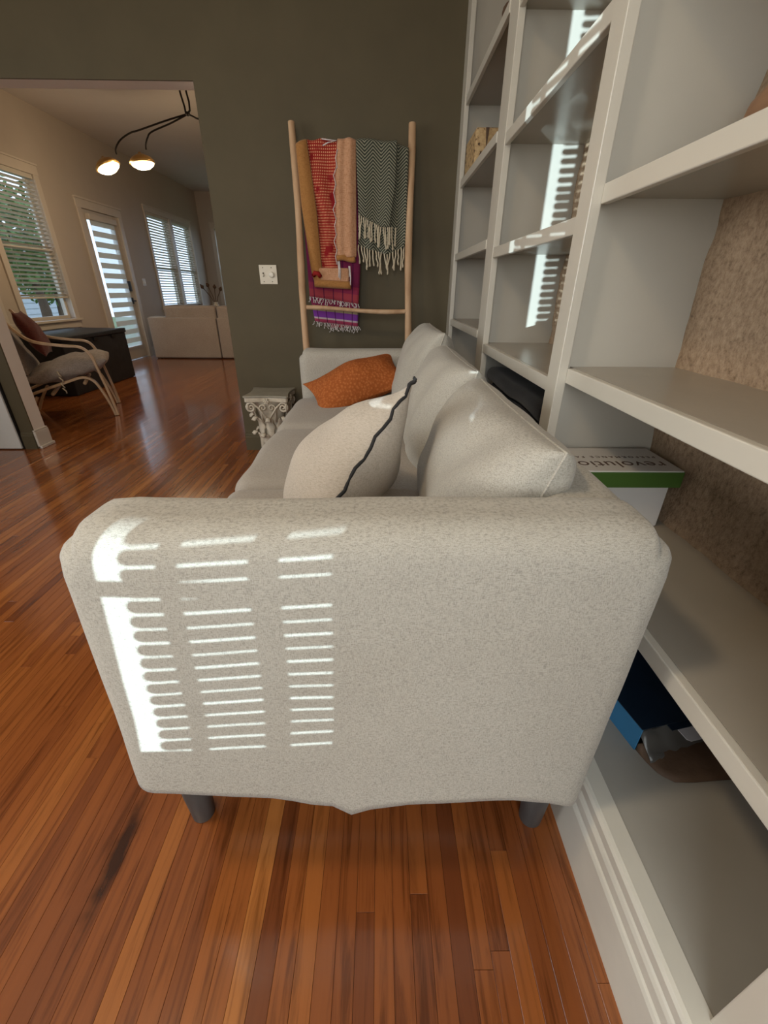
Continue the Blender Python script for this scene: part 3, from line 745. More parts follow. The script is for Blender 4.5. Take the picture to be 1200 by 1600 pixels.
def lerp(tab, z):
    """piecewise-linear x for height z; tab = [(z, x)...] descending z"""
    if z >= tab[0][0]: return tab[0][1]
    for (za, xa), (zb, xb) in zip(tab, tab[1:]):
        if zb <= z <= za: return xa + (xb-xa)*(za-z)/(za-zb)
    return tab[-1][1]
def sheet(left, right, ztop, zbot, yfn, nx=24, nzv=40, over=0, uvscale=None):
    """hanging cloth; zbot(f) bottom edge; over>0 rolls the top edge back over the rung"""
    mb = MB(); mb.uv = []
    for j in range(nzv+1):
        for i in range(nx+1):
            f = i/nx; zb = zbot(f); zt = ztop(f); z = zt + (zb-zt)*j/nzv
            x = lerp(left, z)*(1-f) + lerp(right, z)*f
            mb.v.append((x, yfn(x, z, f), z)); mb.uv.append(((f*(right[0][1]-left[0][1]), 2.0-z) if not uvscale else (f, j/nzv)))
    n = nx+1
    k0 = len(mb.v)
    for j in range(nzv):
        for i in range(nx): mb.f.append((j*n+i, (j+1)*n+i, (j+1)*n+i+1, j*n+i+1))
    if over:
        prev = 0
        for s_ in range(1, 7):
            an = s_/6*math.pi*.9
            for i in range(nx+1):
                f = i/nx; x, y, z = mb.v[i]; r_ = .024
                mb.v.append((x, y + r_*(1-math.cos(an)), z + r_*.55*math.sin(an) - (0 if s_ < 5 else .02*(s_-4)*2))); mb.uv.append((mb.uv[i][0], mb.uv[i][1]-.012*s_))
        for s_ in range(6):
            a = 0 if s_ == 0 else k0+(s_-1)*n; b_ = k0+s_*n
            for i in range(nx): mb.f.append((a+i, a+i+1, b_+i+1, b_+i))
    return mb
YC = 3.185
def strands(pts, length, rad, seed, ysh=0, var=.3, sway=.006):
    mb = MB(); rr = random.Random(seed)
    for (x, y, z) in pts:
        L = length*(1+rr.uniform(-var, var)); dx = rr.uniform(-sway, sway)*2
        pp = [(x + dx*q + rr.uniform(-sway, sway)*.4*(q > 0), y + ysh + rr.uniform(-.002, .002), z - L*q) for q in (0, .25, .5, .75, .93, 1)]
        mb.tube(pp, [rad, rad, rad*1.05, rad, rad*1.5, rad*.8], 5)
    return mb
# rust blanket: ochre selvedge, red dotted centre, peach right side, rolled lower edge
bl = thing('blanket', 'rust and red woven blanket with ochre edge hung over the ladder', 'blanket', (-.31, YC, 1.15))
oL = [(1.90, -.487), (1.607, -.477), (1.26, -.443), (1.178, -.423)]; oR = [(1.913, -.424), (1.755, -.407), (1.559, -.387), (1.269, -.376), (1.18, -.36)]
rR = [(1.911, -.244), (1.718, -.267), (1.393, -.272), (1.25, -.271)]
pR = [(1.912, -.140), (1.342, -.150), (1.307, -.165)]
build('ochre_panel', sheet(oL, oR, lambda f: 1.885+.02*f, lambda f: 1.19, lambda x, z, f: YC-.02-.018*math.sin(f*math.pi)-.004*math.sin(z*14), 14, 40, 1), M['ochre'], bl, smooth=True, solid=.008)
build('red_panel', sheet(oR, rR, lambda f: 1.908-.006*math.sin(f*9), lambda f: 1.262, lambda x, z, f: YC-.010+.006*math.sin(f*7+z*5)+.004*math.sin(z*21+f*4), 30, 60, 1), M['redcheck'], bl, smooth=True, solid=.008)
build('peach_panel', sheet(rR, pR, lambda f: 1.908-.003*math.sin(f*8), lambda f: 1.335, lambda x, z, f: YC-.022-.014*math.sin(f*math.pi*.9)-.006*math.sin(f*11), 18, 50, 1), M['peach'], bl, smooth=True, solid=.010)
# rolled hems
rl = []
for i in range(9): rl.append((-.272+.115*i/8, YC-.024-.004*math.sin(i), 1.328+.006*math.sin(i*.7)))
build('rolled_hem', MB().tube(rl, .018, 10), M['ochre'], bl, smooth=True)
rl = []
for i in range(11): rl.append((-.425+.235*i/10, YC-.030, 1.188-.012*i/10))
build('rolled_hem', MB().tube(rl, [.024]*11, 12), M['ochre'], bl, smooth=True)
build('turned_hem', MB().rbox(-.40, -.20, YC-.034, YC-.008, 1.165, 1.275, .012, 6), M['peach'], bl, smooth=True)
mb = MB(); mb.tube([(-.428, YC-.035, 1.232), (-.418, YC-.052, 1.245), (-.395, YC-.052, 1.242), (-.385, YC-.04, 1.225)], .014, 8); build('turned_corner', mb, M['redcheck'], bl, smooth=True)
mb = MB()
for zseg in range(7):
    zt = 1.87-zseg*.082; xx = lerp(rR, zt)
    mb.tube([(xx+.003, YC-.034, zt), (xx-.010-.006*(zseg % 2), YC-.038, zt-.04), (xx-.002, YC-.036, zt-.085)], .0026, 5)
for (x, z, L) in ((-.266, 1.31, .09), (-.258, 1.31, .10), (-.192, 1.285, .11), (-.198, 1.285, .06)):
    mb.tube([(x, YC-.045, z), (x+.004, YC-.05, z-L*.5), (x+.002, YC-.05, z-L)], .004, 5)
mb.tube([(-.335, YC-.03, 1.918), (-.30, YC-.038, 1.912), (-.25, YC-.038, 1.908), (-.30, YC-.042, 1.898), (-.33, YC-.04, 1.885)], .0035, 5)
build('fringe', mb, M['whiteyarn'], bl, smooth=True)
# pink striped throw
bl = thing('throw', 'pink and purple striped cotton throw with frayed white hem', 'blanket', (-.3, YC, .95))
pl_ = [(1.88, -.478), (1.453, -.474), (1.107, -.468), (.93, -.440)]; pr_ = [(1.88, -.132), (1.272, -.128), (1.066, -.143), (.93, -.151)]
build('cloth', sheet(pl_, pr_, lambda f: 1.87, lambda f: .955-.030*f, lambda x, z, f: YC+.020+.004*math.sin(f*9+z*3), 24, 50, 0, True), M['pink'], bl, smooth=True, solid=.004)
mb = sheet(pl_, pr_, lambda f: 1.60, lambda f: 1.108-.044*f, lambda x, z, f: YC+.008+.004*math.sin(f*7+z*4), 20, 20, 0, True); mb.uv = [(u_, v_*.735) for (u_, v_) in mb.uv]
build('cloth_layer', mb, M['pink'], bl, smooth=True, solid=.004)
mb = sheet([(.97, -.345), (.9, -.335)], [(.97, -.15), (.88, -.15)], lambda f: .96-.02*f, lambda f: .915+.01*f, lambda x, z, f: YC+.026, 10, 6, 0, True); mb.uv = [(u_, .6+v_*.13) for (u_, v_) in mb.uv]
build('cloth_corner', mb, M['pink'], bl, smooth=True, solid=.004)
pts = [(-.468+.325*i/34, YC+.002, 1.110-.044*i/34) for i in range(35)]
build('fringe', strands(pts, .030, .0022, 3, 0, .5, .012), M['whiteyarn'], bl)
pts = [(-.445+.295*i/30, YC+.015, .957-.030*i/30) for i in range(31)] + [(-.34+.19*i/18, YC+.02, .915+.01*i/18) for i in range(19)]
build('fringe', strands(pts, .030, .002, 4, 0, .5, .01), M['whiteyarn'], bl)
# herringbone throw
bl = thing('throw', 'grey-green herringbone wool throw with cream tassels on the ladder', 'blanket', (.02, YC, 1.25))
gL = [(1.92, -.137), (1.568, -.134), (1.40, -.137)]; gR = [(1.92, .168), (1.44, .165), (1.33, .15)]
def gbot(f): return 1.400-.055*math.sin(min(1, f*1.05)*math.pi*.5) + (.05*max(0, f-.62)/.38)
build('back_layer', sheet(gL, gR, lambda f: 1.895-.018*max(0, f-.8)*5, gbot, lambda x, z, f: YC-.004+.010*math.sin(f*17+.5)*(.3+.7*(1.9-z)/.5), 40, 44, 1), M['herring'], bl, smooth=True, solid=.007)
fL = [(1.92, -.139), (1.57, -.130), (1.5, -.128)]; fR = [(1.92, .100), (1.7, .092), (1.49, .060)]
def fbot(f): return 1.560-.062*min(1, f*1.35)
build('front_layer', sheet(fL, fR, lambda f: 1.907+.006*math.sin(f*6), fbot, lambda x, z, f: YC-.026-.009*math.sin(f*math.pi*2.5+.6)*(.35+(1.9-z)*1.2), 34, 44, 1), M['herring'], bl, smooth=True, solid=.007)
pts = [(-.127+.187*i/14 + .002*(i % 2), YC-.032, 1.558-.062*min(1, i/14*1.35)) for i in range(15)] + [(.075, YC-.02, 1.50), (.098, YC-.018, 1.495)]
build('tassel_row', strands(pts, .112, .0046, 11, 0, .16, .008), M['yarn'], bl, smooth=True)
pts = [(-.135+.29*i/16, YC-.010, gbot(i/16)+.004) for i in range(17)]
build('tassel_row', strands(pts, .105, .0048, 12, 0, .22, .010), M['yarn'], bl, smooth=True)

# light switch
sw = thing('light_switch', 'ivory double switch plate with toggle and dimmer knob on olive wall', 'switch', (-.751, YW, 1.18))
build('plate', MB().box(-.810, -.692, YW-.007, YW-.0005, 1.180, 1.294), M['switch'], sw, bevel=.003)
mb = MB().box(-.789, -.779, YW-.0085, YW-.006, 1.225, 1.250); build('toggle_slot', mb, M['screw'], sw)
build('toggle', MB().box(-.787, -.781, YW-.018, YW-.007, 1.228, 1.240), M['switch'], sw, bevel=.001)
mb = MB().lathe((0, 0, 0), [(.019, 0), (.019, .006), (.016, .014), (.013, .016)], 20); mb.v = [(-.728+x, YW-.007-z, 1.237+y) for (x, y, z) in mb.v]; build('dimmer_knob', mb, M['knob'], sw, smooth=True, auto=40)
for x in (-.784, -.728):
    for z in (1.196, 1.278):
        mb = MB().lathe((0, 0, 0), [(.0035, 0), (.003, .0012)], 10); mb.v = [(x+a, YW-.007-c_, z+b_) for (a, b_, c_) in mb.v]; build('screw', mb, M['screw'], sw)

# ------------------------------------------------------------------ CORINTHIAN PEDESTAL
PX, PY, PZ = -.778, 3.075, .505
ped = thing('pedestal', 'small cream plaster column capital pedestal beside the sofa arm', 'pedestal', (PX, PY, 0))
def abacus(half, inset, z0, z1):
    pts = []
    cs = [(-1, -1), (1, -1), (1, 1), (-1, 1)]
    for k in range(4):
        a, b_ = Vector(cs[k]), Vector(cs[(k+1) % 4]); nrm = Vector((-(a+b_).x/2, -(a+b_).y/2))
        for q in range(13):
            f = .05 + .90*q/12
            p = a*(1-f)+b_*f + nrm*inset*math.sin(f*math.pi)
            pts.append((PX+p.x*half, PY+p.y*half))
    return MB().prism(pts, 'z', z0, z1)
build('abacus_top', abacus(.160, .14, PZ-.012, PZ), M['plaster_top'], ped, bevel=.003)
build('abacus', abacus(.153, .14, PZ-.045, PZ-.013), M['plaster'], ped, bevel=.006)
build('bell', MB().lathe((PX, PY, 0), [(.095, .0), (.098, .02), (.098, .05), (.085, .06), (.082, .09), (.079, .2), (.082, .3), (.092, .38), (.112, .43), (.128, .46)], 28), M['plaster'], ped, smooth=True, auto=50)
build('base_block', MB().box(PX-.125, PX+.125, PY-.125, PY+.125, .0, .04), M['plaster'], ped, bevel=.006)
def leaf(an, z0, hgt, wid, r0, curl):
    mb = MB(); n, m_ = 10, 6
    for i in range(n+1):
        f = i/n; rr = r0 + .012 + curl*max(0, f-.45)**1.6*2.2; z = z0 + hgt*(f if f < .85 else .85+(f-.85)*-.9)
        w_ = wid*(math.sin(min(1, f*1.1+.12)*math.pi*.86)**.7)*(1+.22*math.sin(f*19))
        for j in range(m_+1):
            g = -1+2*j/m_; a2 = an + g*w_/rr*.5
            bulge = .010*(1-g*g) + .006*(math.cos(g*9)*.5)
            mb.v.append((PX+(rr+bulge)*math.cos(a2), PY+(rr+bulge)*math.sin(a2), z - .010*abs(g)*f))
    for i in range(n):
        for j in range(m_): mb.f.append((i*(m_+1)+j, i*(m_+1)+j+1, (i+1)*(m_+1)+j+1, (i+1)*(m_+1)+j))
    return mb
for k in range(8):
    build('acanthus_leaf', leaf(math.pi/4*k+math.pi/8, .10, .17, .068, .080, .065), M['plaster'], ped, smooth=True, solid=.007)
for k in range(8):
    build('acanthus_leaf', leaf(math.pi/4*k, .20, .19, .062, .082, .075), M['plaster'], ped, smooth=True, solid=.007)
for k in range(4):
    an = math.pi/4 + math.pi/2*k
    for sd in (-1, 1):
        mb = MB(); pts = []
        tang = Vector((-math.sin(an), math.cos(an), 0))*sd; rad = Vector((math.cos(an), math.sin(an), 0))
        side = (rad*-.45 + tang*.9).normalized(); 
        cen = Vector((PX, PY, PZ-.082)) + rad*.172 + tang*.014
        inw = (Vector((PX, PY, 0))+rad*.10+tang*.085); inw.z = PZ-.16
        pts.append(inw); 
        base = cen + (inw-cen)*.5; base.z = PZ-.085; pts.append(base)
        outv = (cen-base); outv.z = 0; outv.normalize()
        for q in range(26):
            a2 = math.pi*.62 - q*.42; r_ = .034*(1-q/29)
            pts.append(cen + outv*math.cos(a2)*r_ + Vector((0, 0, 1))*math.sin(a2)*r_ + tang*.004*q/26)
        mb.tube(pts, [.006+.003*min(1, q/6) if q < 8 else .0085*(1-(q-8)/34) for q in range(len(pts))], 7)
        build('volute', mb, M['plaster'], ped, smooth=True)
for k in range(4):
    an = math.pi/2*k; d_ = Vector((math.cos(an), math.sin(an), 0)); tg = Vector((-math.sin(an), math.cos(an), 0))
    mb = MB(); cc = Vector((PX, PY, PZ-.038)) + d_*.136
    for q in range(6):
        a2 = q*math.pi/3; pp = cc + tg*math.cos(a2)*.017 + Vector((0, 0, 1))*math.sin(a2)*.017
        mb.tube([cc, pp + d_*.006, pp + (pp-cc)*.3], [.007, .0085, .003], 6)
    mb.tube([cc-d_*.01, cc+d_*.012], [.010, .006], 8); build('fleuron', mb, M['plaster'], ped, smooth=True)
    for sd in (-1, 1):
        pts = [Vector((PX, PY, PZ-.19)) + d_*.10 + tg*.045*sd, Vector((PX, PY, PZ-.12)) + d_*.118 + tg*.050*sd]
        cen = Vector((PX, PY, PZ-.085)) + d_*.128 + tg*.030*sd
        for q in range(18):
            a2 = 0.2 + q*.42; r_ = .024*(1-q/21); pts.append(cen + tg*sd*math.cos(a2)*r_ + Vector((0, 0, 1))*math.sin(a2)*r_)
        mb = MB().tube(pts, .006, 6); build('helix_scroll', mb, M['plaster'], ped, smooth=True)

# ------------------------------------------------------------------ THINGS ON THE SHELVES
# white box with green lid band and upside-down lettering
bx = thing('fabric_sample_box', 'white lidded box with green band lettered revolution on bookcase shelf', 'box', (.62, 1.09, .5775))
M['boxwhite'] = pmat('white_board', (.60, .58, .55), .5, .03, 5, .03)
M['boxgreen'] = mat('green_board', (.055, .125, .018), .5)
M['ink'] = mat('brown_ink', (.09, .045, .03), .6)
build('box_body', MB().box(.455, .762, 1.012, 1.160, .5785, .735), M['boxwhite'], bx, bevel=.002)
lid = build('lid', MB().box(.448, .776, .995, 1.172, .702, .748), M['boxwhite'], bx, bevel=.002)
build('green_band', MB().box(.447, .777, .9935, .9955, .7025, .7445), M['boxgreen'], lid)
def text_mesh(s_, size, spacing=1.0, extrude=.0002):
    cu = bpy.data.curves.new('txt', 'FONT'); cu.body = s_; cu.size = size; cu.space_character = spacing; cu.extrude = extrude; cu.resolution_u = 4
    o = bpy.data.objects.new('txt', cu); col.objects.link(o); dg = bpy.context.evaluated_depsgraph_get(); dg.update()
    me = bpy.data.meshes.new_from_object(o.evaluated_get(dg)); vs = [tuple(v.co) for v in me.vertices]; fs = [tuple(p.vertices) for p in me.polygons]
    bpy.data.objects.remove(o); bpy.data.curves.remove(cu); bpy.data.meshes.remove(me); mb = MB(); mb.v = vs; mb.f = fs; return mb
def lay_text(mb, x_right, y0, width, z):
    mx = max(v[0] for v in mb.v); k = width/mx
    mb.v = [(x_right - v[0]*k, y0 - v[1]*k, z + v[2]) for v in mb.v]; return mb
build('lettering', lay_text(text_mesh('revolution', .05, 1.05), .757, 1.062, .262, .7484), M['ink'], lid)
build('lettering', lay_text(text_mesh('PERFORMANCE FABRICS', .018, 1.55), .757, 1.103, .292, .7484), M['ink'], lid)

# blue box with open end and kraft paper on the bottom deck
M['navy'] = pmat('navy_gloss_card', (.010, .022, .042), .3, .15, 12, .05)
M['sky'] = pmat('sky_blue_card', (.045, .22, .44), .35, .08, 6, .03)
M['kraft'] = noisy(mat('kraft_paper', (.1, .06, .035), .7), [(.3, (.085, .048, .026)), (.7, (.15, .09, .055))], 12, 5, bump=.5, bscale=25, dist=.006)
M['film'] = mat('crumpled_clear_film', (.09, .088, .082), .35, .5)
M['tab'] = mat('white_card', (.62, .62, .66), .5)
bx = thing('blue_box', 'navy and sky-blue open carton lying on the bookcase bottom deck', 'box', (.66, .83, .2245))
def rotz(mb, c, a):
    ca, sa = math.cos(a), math.sin(a)
    mb.v = [(c[0]+(x-c[0])*ca-(y-c[1])*sa, c[1]+(x-c[0])*sa+(y-c[1])*ca, z) for (x, y, z) in mb.v]; return mb
CR = (.581, .6); AR = math.radians(12)
build('side_wall', rotz(MB().box(.581, .584, .60, 1.05, .2255, .2935), CR, AR), M['sky'], bx)
build('side_wall', rotz(MB().box(.795, .798, .60, 1.05, .2255, .2935), CR, AR), M['sky'], bx)
build('top_panel', rotz(MB().box(.581, .798, .60, 1.05, .2936, .2960), CR, AR), M['navy'], bx)
build('bottom_panel', rotz(MB().box(.585, .794, .60, 1.05, .2252, .2270), CR, AR), M['navy'], bx)
fl = build('end_flap', rotz(MB().box(.645, .725, .585, .599, .2930, .2955), CR, AR), M['navy'], bx)
mb = MB().prism([(.660, .586), (.715, .586), (.715, .562), (.708, .556), (.667, .556), (.660, .562)], 'z', .2915, .2935); build('tab', rotz(mb, CR, AR), M['tab'], fl)
mb = MB(); n = 14
for i in range(n+1):
    for j in range(n+1):
        f, g = i/n, j/n; x = .59+.20*f; y = .562+.05*g
        mb.v.append((x, y, .230+.052*g*(1-.3*abs(f-.5)) + .010*noise.noise(Vector((x*40, y*40, 1)))))
for i in range(n):
    for j in range(n): mb.f.append((i*(n+1)+j, (i+1)*(n+1)+j, (i+1)*(n+1)+j+1, i*(n+1)+j+1))
build('plastic_film', rotz(mb, CR, AR), M['film'], bx, smooth=True, solid=.001)
mb = MB(); n = 16
OUT = [(.585, .600), (.592, .572), (.606, .543), (.630, .527), (.668, .526), (.72, .530), (.775, .533)]
for i in range(n+1):
    f = i/n; s_ = f*(len(OUT)-1); k = min(int(s_), len(OUT)-2); q = s_-k
    ox, oy = OUT[k][0]*(1-q)+OUT[k+1][0]*q, OUT[k][1]*(1-q)+OUT[k+1][1]*q
    ix, iy = .588+.205*f, .603+.045*f
    for j in range(7):
        g = j/6; x, y = ox*(1-g)+ix*g, oy*(1-g)+iy*g
        mb.v.append((x, y, .2265+.016*g+.012*math.sin(g*math.pi)*(.4+.6*noise.noise(Vector((x*22, y*22, 4)))**2)))
for i in range(n):
    for j in range(6): mb.f.append((i*7+j, (i+1)*7+j, (i+1)*7+j+1, i*7+j+1))
build('kraft_liner', mb, M['kraft'], bx, smooth=True, solid=.0015)

# folded dark clothes in the middle bay
M['blackcloth'] = fabric('black_cotton', (.022, .022, .024), (.012, .012, .013), 200)
M['greycloth'] = fabric('charcoal_cotton', (.10, .10, .105), (.06, .06, .065), 200)
zc_ = .531
labs = ['charcoal folded cloth at the bottom of the stack behind the sofa', 'black folded cloth, second from the bottom of the dark stack', 'charcoal folded cloth, third in the dark stack behind the sofa', 'black folded cloth, fourth in the dark stack behind the sofa', 'black folded cloth, topmost of the dark stack behind the sofa']
for k in range(5):
    th = .062
    def ffn(q, k=k): q.z += .010*nz(q, 7, k*3.3); q.x += .012*nz(q, 6, k*5.1); return q
    mb = MB().rbox(.50+.01*(k % 2), .785, 1.27+.02*(k % 3), 2.05-.015*(k % 2), zc_, zc_+th-.002, .026, 14, ffn)
    build('folded_cloth', mb, M['blackcloth'] if k in (1, 3, 4) else M['greycloth'], None, smooth=True, label=labs[k], cat='cloth', group='dark cloths folded on the middle bay shelf')
    zc_ += th

# birch log slab block on the far bay shelf
M['birch'] = mat('birch_bark', (.4, .24, .11), .7, .3); m = M['birch']
c = coords(m); n1 = N(m, 'ShaderNodeTexNoise'); n1.inputs['Scale'].default_value = 48; n1.inputs['Detail'].default_value = 3; lk(m, c, n1.inputs['Vector'])
r = ramp(m, [(.37, (.06, .03, .015)), (.43, (.44, .29, .14)), (.60, (.56, .40, .21)), (.75, (.42, .26, .12))]); lk(m, n1.outputs['Fac'], r.inputs[0]); lk(m, r.outputs[0], bsdf(m).inputs['Base Color'])
M['darkwood'] = mat('dark_cut_wood', (.10, .055, .03), .7)
bk = thing('bark_block', 'tan block of speckled bark on the far bay shelf beside the wall', 'ornament', (.55, 3.0, 1.733))
build('bark_face', MB().rbox(.497, .625, 2.84, 3.13, 1.734, 1.895, .006, 6), M['birch'], bk, smooth=True)
build('dark_split', MB().prism([(.545, 1.894), (.562, 1.894), (.557, 1.83), (.553, 1.81)], 'y', 2.837, 2.841), M['darkwood'], bk)
build('cut_end', MB().box(.626, .632, 2.85, 3.12, 1.734, 1.89), M['darkwood'], bk)
# dark wooden ornaments on upper shelves
def blob(pts, rad, n=14): return MB().tube(pts, rad, n)
oz = thing('bird_ornament', 'small dark carved bird on the top shelf of the far bay', 'ornament', (.53, 2.45, 2.11))
build('body', blob([(.53, 2.37, 2.12), (.53, 2.41, 2.135), (.53, 2.46, 2.15), (.53, 2.50, 2.165), (.53, 2.52, 2.175)], [.012, .03, .036, .025, .008]), M['darkwood'], oz, smooth=True)
build('head', blob([(.53, 2.385, 2.17), (.53, 2.39, 2.185), (.53, 2.39, 2.205), (.53, 2.385, 2.22)], [.006, .019, .019, .006]), M['darkwood'], oz, smooth=True)
build('neck', blob([(.53, 2.40, 2.14), (.53, 2.388, 2.19)], [.013, .010], 10), M['darkwood'], oz, smooth=True)
build('foot', MB().lathe((.53, 2.44, 2.1102), [(.03, 0), (.028, .006), (.010, .012), (.008, .022)], 14), M['darkwood'], oz, smooth=True, auto=40)
M['driftwood'] = noisy(mat('brown_driftwood', (.26, .13, .06), .6), [(.3, (.12, .055, .025)), (.6, (.30, .16, .08)), (.8, (.38, .22, .12))], 12, 5, (1, .3, 1), .4, 40)
dz = thing('carved_wood_bowl', 'brown carved wooden piece on the near bay upper shelf', 'ornament', (.745, .98, 1.363))
build('body', blob([(.722, 1.075, 1.385), (.725, 1.06, 1.41), (.725, 1.03, 1.44), (.725, .99, 1.46), (.725, .93, 1.455), (.725, .89, 1.42)], [.015, .035, .045, .046, .044, .02], 18), M['driftwood'], dz, smooth=True)
build('handle_stub', blob([(.69, 1.06, 1.37), (.695, 1.075, 1.40), (.715, 1.08, 1.405)], [.008, .012, .006], 10), M['darkwood'], dz, smooth=True)

# ------------------------------------------------------------------ FAR ROOM
# couch seen from behind
cs = thing('couch', 'taupe fabric sectional couch seen from behind near the glazed door', 'couch', (-3.1, 8.8, 0))
build('back_panel', MB().rbox(-4.13, -2.925, 8.3, 8.52, .015, .69, .02, 4), M['couch'], cs, smooth=True)
build('back_panel', MB().rbox(-2.905, -1.7, 8.3, 8.52, .015, .69, .02, 4), M['couch'], cs, smooth=True)
build('seat', MB().rbox(-4.12, -1.7, 8.5, 9.25, .1, .45, .04, 4), M['couch'], cs, smooth=True)
build('arm', MB().rbox(-4.14, -3.93, 8.32, 9.27, .02, .655, .03, 4), M['couch'], cs, smooth=True)
for (xa, xb) in ((-3.84, -2.93), (-2.91, -1.72)):
    build('back_cushion', MB().rbox(xa, xb, 8.36, 8.60, .46, .885, .05, 8, lambda q: Vector((q.x, q.y, q.z+.012*nz(q, 4, 2)))), M['couch'], cs, smooth=True)
for (x, y) in ((-4.08, 8.36), (-1.78, 8.36), (-4.08, 9.2), (-1.78, 9.2)):
    build('foot', MB().box(x-.03, x+.03, y-.03, y+.03, 0, .02), M['leg'], cs)
# folded white cloth on the couch arm
build('folded_towel', MB().rbox(-4.12, -3.86, 8.33, 8.62, .662, .70, .015, 5, lambda q: Vector((q.x, q.y, q.z+.006*nz(q, 9, 2)))), M['whitedoor'], None, smooth=True, label='small folded white cloth on the arm of the taupe couch', cat='cloth')
# dried stems in a vase by the far window
vs = thing('vase', 'glass vase of dark dried stems behind the taupe couch', 'vase', (-3.35, 9.7, 0))
build('stand', MB().lathe((-3.35, 9.7, 0), [(.16, 0), (.16, .02), (.02, .03), (.02, .68), (.17, .69), (.17, .71)], 20), M['darkmetal'], vs, smooth=True, auto=40)
build('vase_body', MB().lathe((-3.35, 9.7, .711), [(.05, 0), (.07, .05), (.055, .14), (.035, .18), (.045, .2)], 18), M['switch'], vs, smooth=True)
for (dx, dzz) in ((-.20, .30), (-.10, .33), (.02, .30), (.12, .26)):
    mb = MB().tube([(-3.35, 9.7, .85), (-3.35+dx*.5, 9.7, .85+dzz*.6), (-3.35+dx, 9.7, .85+dzz)], [.006, .006, .008], 6)
    mb.tube([(-3.35+dx, 9.7, .85+dzz), (-3.35+dx*1.1, 9.7, .88+dzz), (-3.35+dx*1.3, 9.7, .93+dzz)], [.01, .04, .006], 8)
    build('stem', mb, M['darkwood'], vs, smooth=True)
# small switch beside the door
s2 = thing('light_switch', 'white rocker switch plate between glazed door and paired windows', 'switch', (XL2, 9.09, 1.19))
build('plate', MB().box(XL2, XL2+.006, 9.03, 9.15, 1.19, 1.31), M['whitedoor'], s2, bevel=.002)
for yy in (9.065, 9.115): build('rocker', MB().box(XL2+.006, XL2+.011, yy-.015, yy+.015, 1.22, 1.28), M['knob'], s2, bevel=.002)

# black chest
ch = thing('storage_chest', 'large matte black storage chest below the outer window', 'chest', (-3.98, 5.85, 0))
build('chest_body', MB().box(-4.38, -3.60, 5.17, 6.52, .004, .60), M['blackbox'], ch, bevel=.008)
build('lid', MB().rbox(-4.395, -3.585, 5.155, 6.535, .60, .655, .014, 6, lambda q: Vector((q.x, q.y, q.z + (.006*nz(q, 9, 1) if q.z > .64 else 0)))), M['blackbox'], ch, smooth=True)
for yy in (5.6, 5.75, 6.15): build('torn_flap', MB().rbox(-3.592, -3.578, yy, yy+.09, .56, .60, .005, 3), M['darkmetal'], ch)

# bentwood lounge chair
chr_ = thing('lounge_chair', 'bentwood lounge chair with grey cushion beside the opening jamb', 'chair', (-3.1, 4.5, 0))
def smooth_path(p, n=6):
    out = []
    p = [Vector(q) for q in p]
    for i in range(len(p)-1):
        a, b_, c_, d_ = p[max(i-1, 0)], p[i], p[i+1], p[min(i+2, len(p)-1)]
        for q in range(n):
            t_ = q/n; out.append(.5*((2*b_)+(c_-a)*t_+(2*a-5*b_+4*c_-d_)*t_**2+(3*b_-a-3*c_+d_)*t_**3))
    out.append(p[-1]); return out
F_ = Vector((.89, .456, 0)); Wd = Vector((-.456, .89, 0)); FOOT = Vector((-2.652, 4.33, 0))
def cp(s_, w_, z): return FOOT - F_*s_ + Wd*w_ + Vector((0, 0, z))
def prof_pts(lst, w_):
    out = []
    for (x, z) in lst:
        b_ = -x/4.3; s_ = (4.33*b_-2.652)/(.89+.456*b_); k = (4.33-.456*s_)/4.3
        out.append(cp(s_, w_, max(.003, 1.15+(z-1.15)*k)))
    return out
def strap2(pts, width, th):
    mb = MB(); pts = smooth_path(pts); n = len(pts)
    for i, p in enumerate(pts):
        t_ = (pts[min(i+1, n-1)]-pts[max(i-1, 0)]).normalized(); nr = t_.cross(Wd).normalized()
        for (a, b_) in ((-1, -1), (1, -1), (1, 1), (-1, 1)): mb.v.append(tuple(p + Wd*a*width/2 + nr*b_*th/2))
    for i in range(n-1):
        for k in range(4): mb.f.append((i*4+k, i*4+(k+1) % 4, (i+1)*4+(k+1) % 4, (i+1)*4+k))
    mb.f += [(3, 2, 1, 0), tuple(range((n-1)*4, n*4))]; return mb
ARM = [(-3.52, .95), (-3.40, .80), (-3.26, .70), (-3.0, .665), (-2.83, .650), (-2.755, .575), (-2.715, .40), (-2.675, .18), (-2.652, .003)]
RAIL = [(-3.62, .14), (-3.40, .225), (-3.10, .32), (-2.90, .375), (-2.80, .345), (-2.745, .25), (-2.70, .12), (-2.675, .003)]
for w_ in (0, .60):
    build('arm_frame', strap2(prof_pts(ARM, w_), .045, .022), M['chairwood'], chr_, bevel=.004)
    build('seat_rail', strap2(prof_pts(RAIL, w_), .045, .022), M['chairwood'], chr_, bevel=.004)
    build('rear_leg', strap2([cp(.62, w_, .24), cp(.70, w_, .12), cp(.76, w_, .003)], .045, .024), M['chairwood'], chr_, bevel=.004)
for (sa, z) in ((.50, .27), (.22, .35)): build('cross_bar', MB().tube([cp(sa, .02, z-.02), cp(sa, .58, z-.02)], .016, 8), M['chairwood'], chr_, smooth=True)
e1 = (F_*.97 + Vector((0, 0, .22))).normalized(); e2 = Wd
mb, P = pillow_mb(.70, .60, .20, 22, .03, .35, .035, 2.2); xform(mb, cp(.33, .30, .455), e1, e2, e1.cross(e2)); weld_build('seat_cushion', mb, M['chaircushion'], chr_, smooth=True)
e1 = (-F_*.45 + Vector((0, 0, .9))).normalized()
mb, P = pillow_mb(.50, .58, .15, 22, .03, .35, .03, 4.2); xform(mb, cp(.74, .30, .66), e1, e2, e1.cross(e2)); weld_build('back_cushion', mb, M['chaircushion'], chr_, smooth=True)
mb = MB()
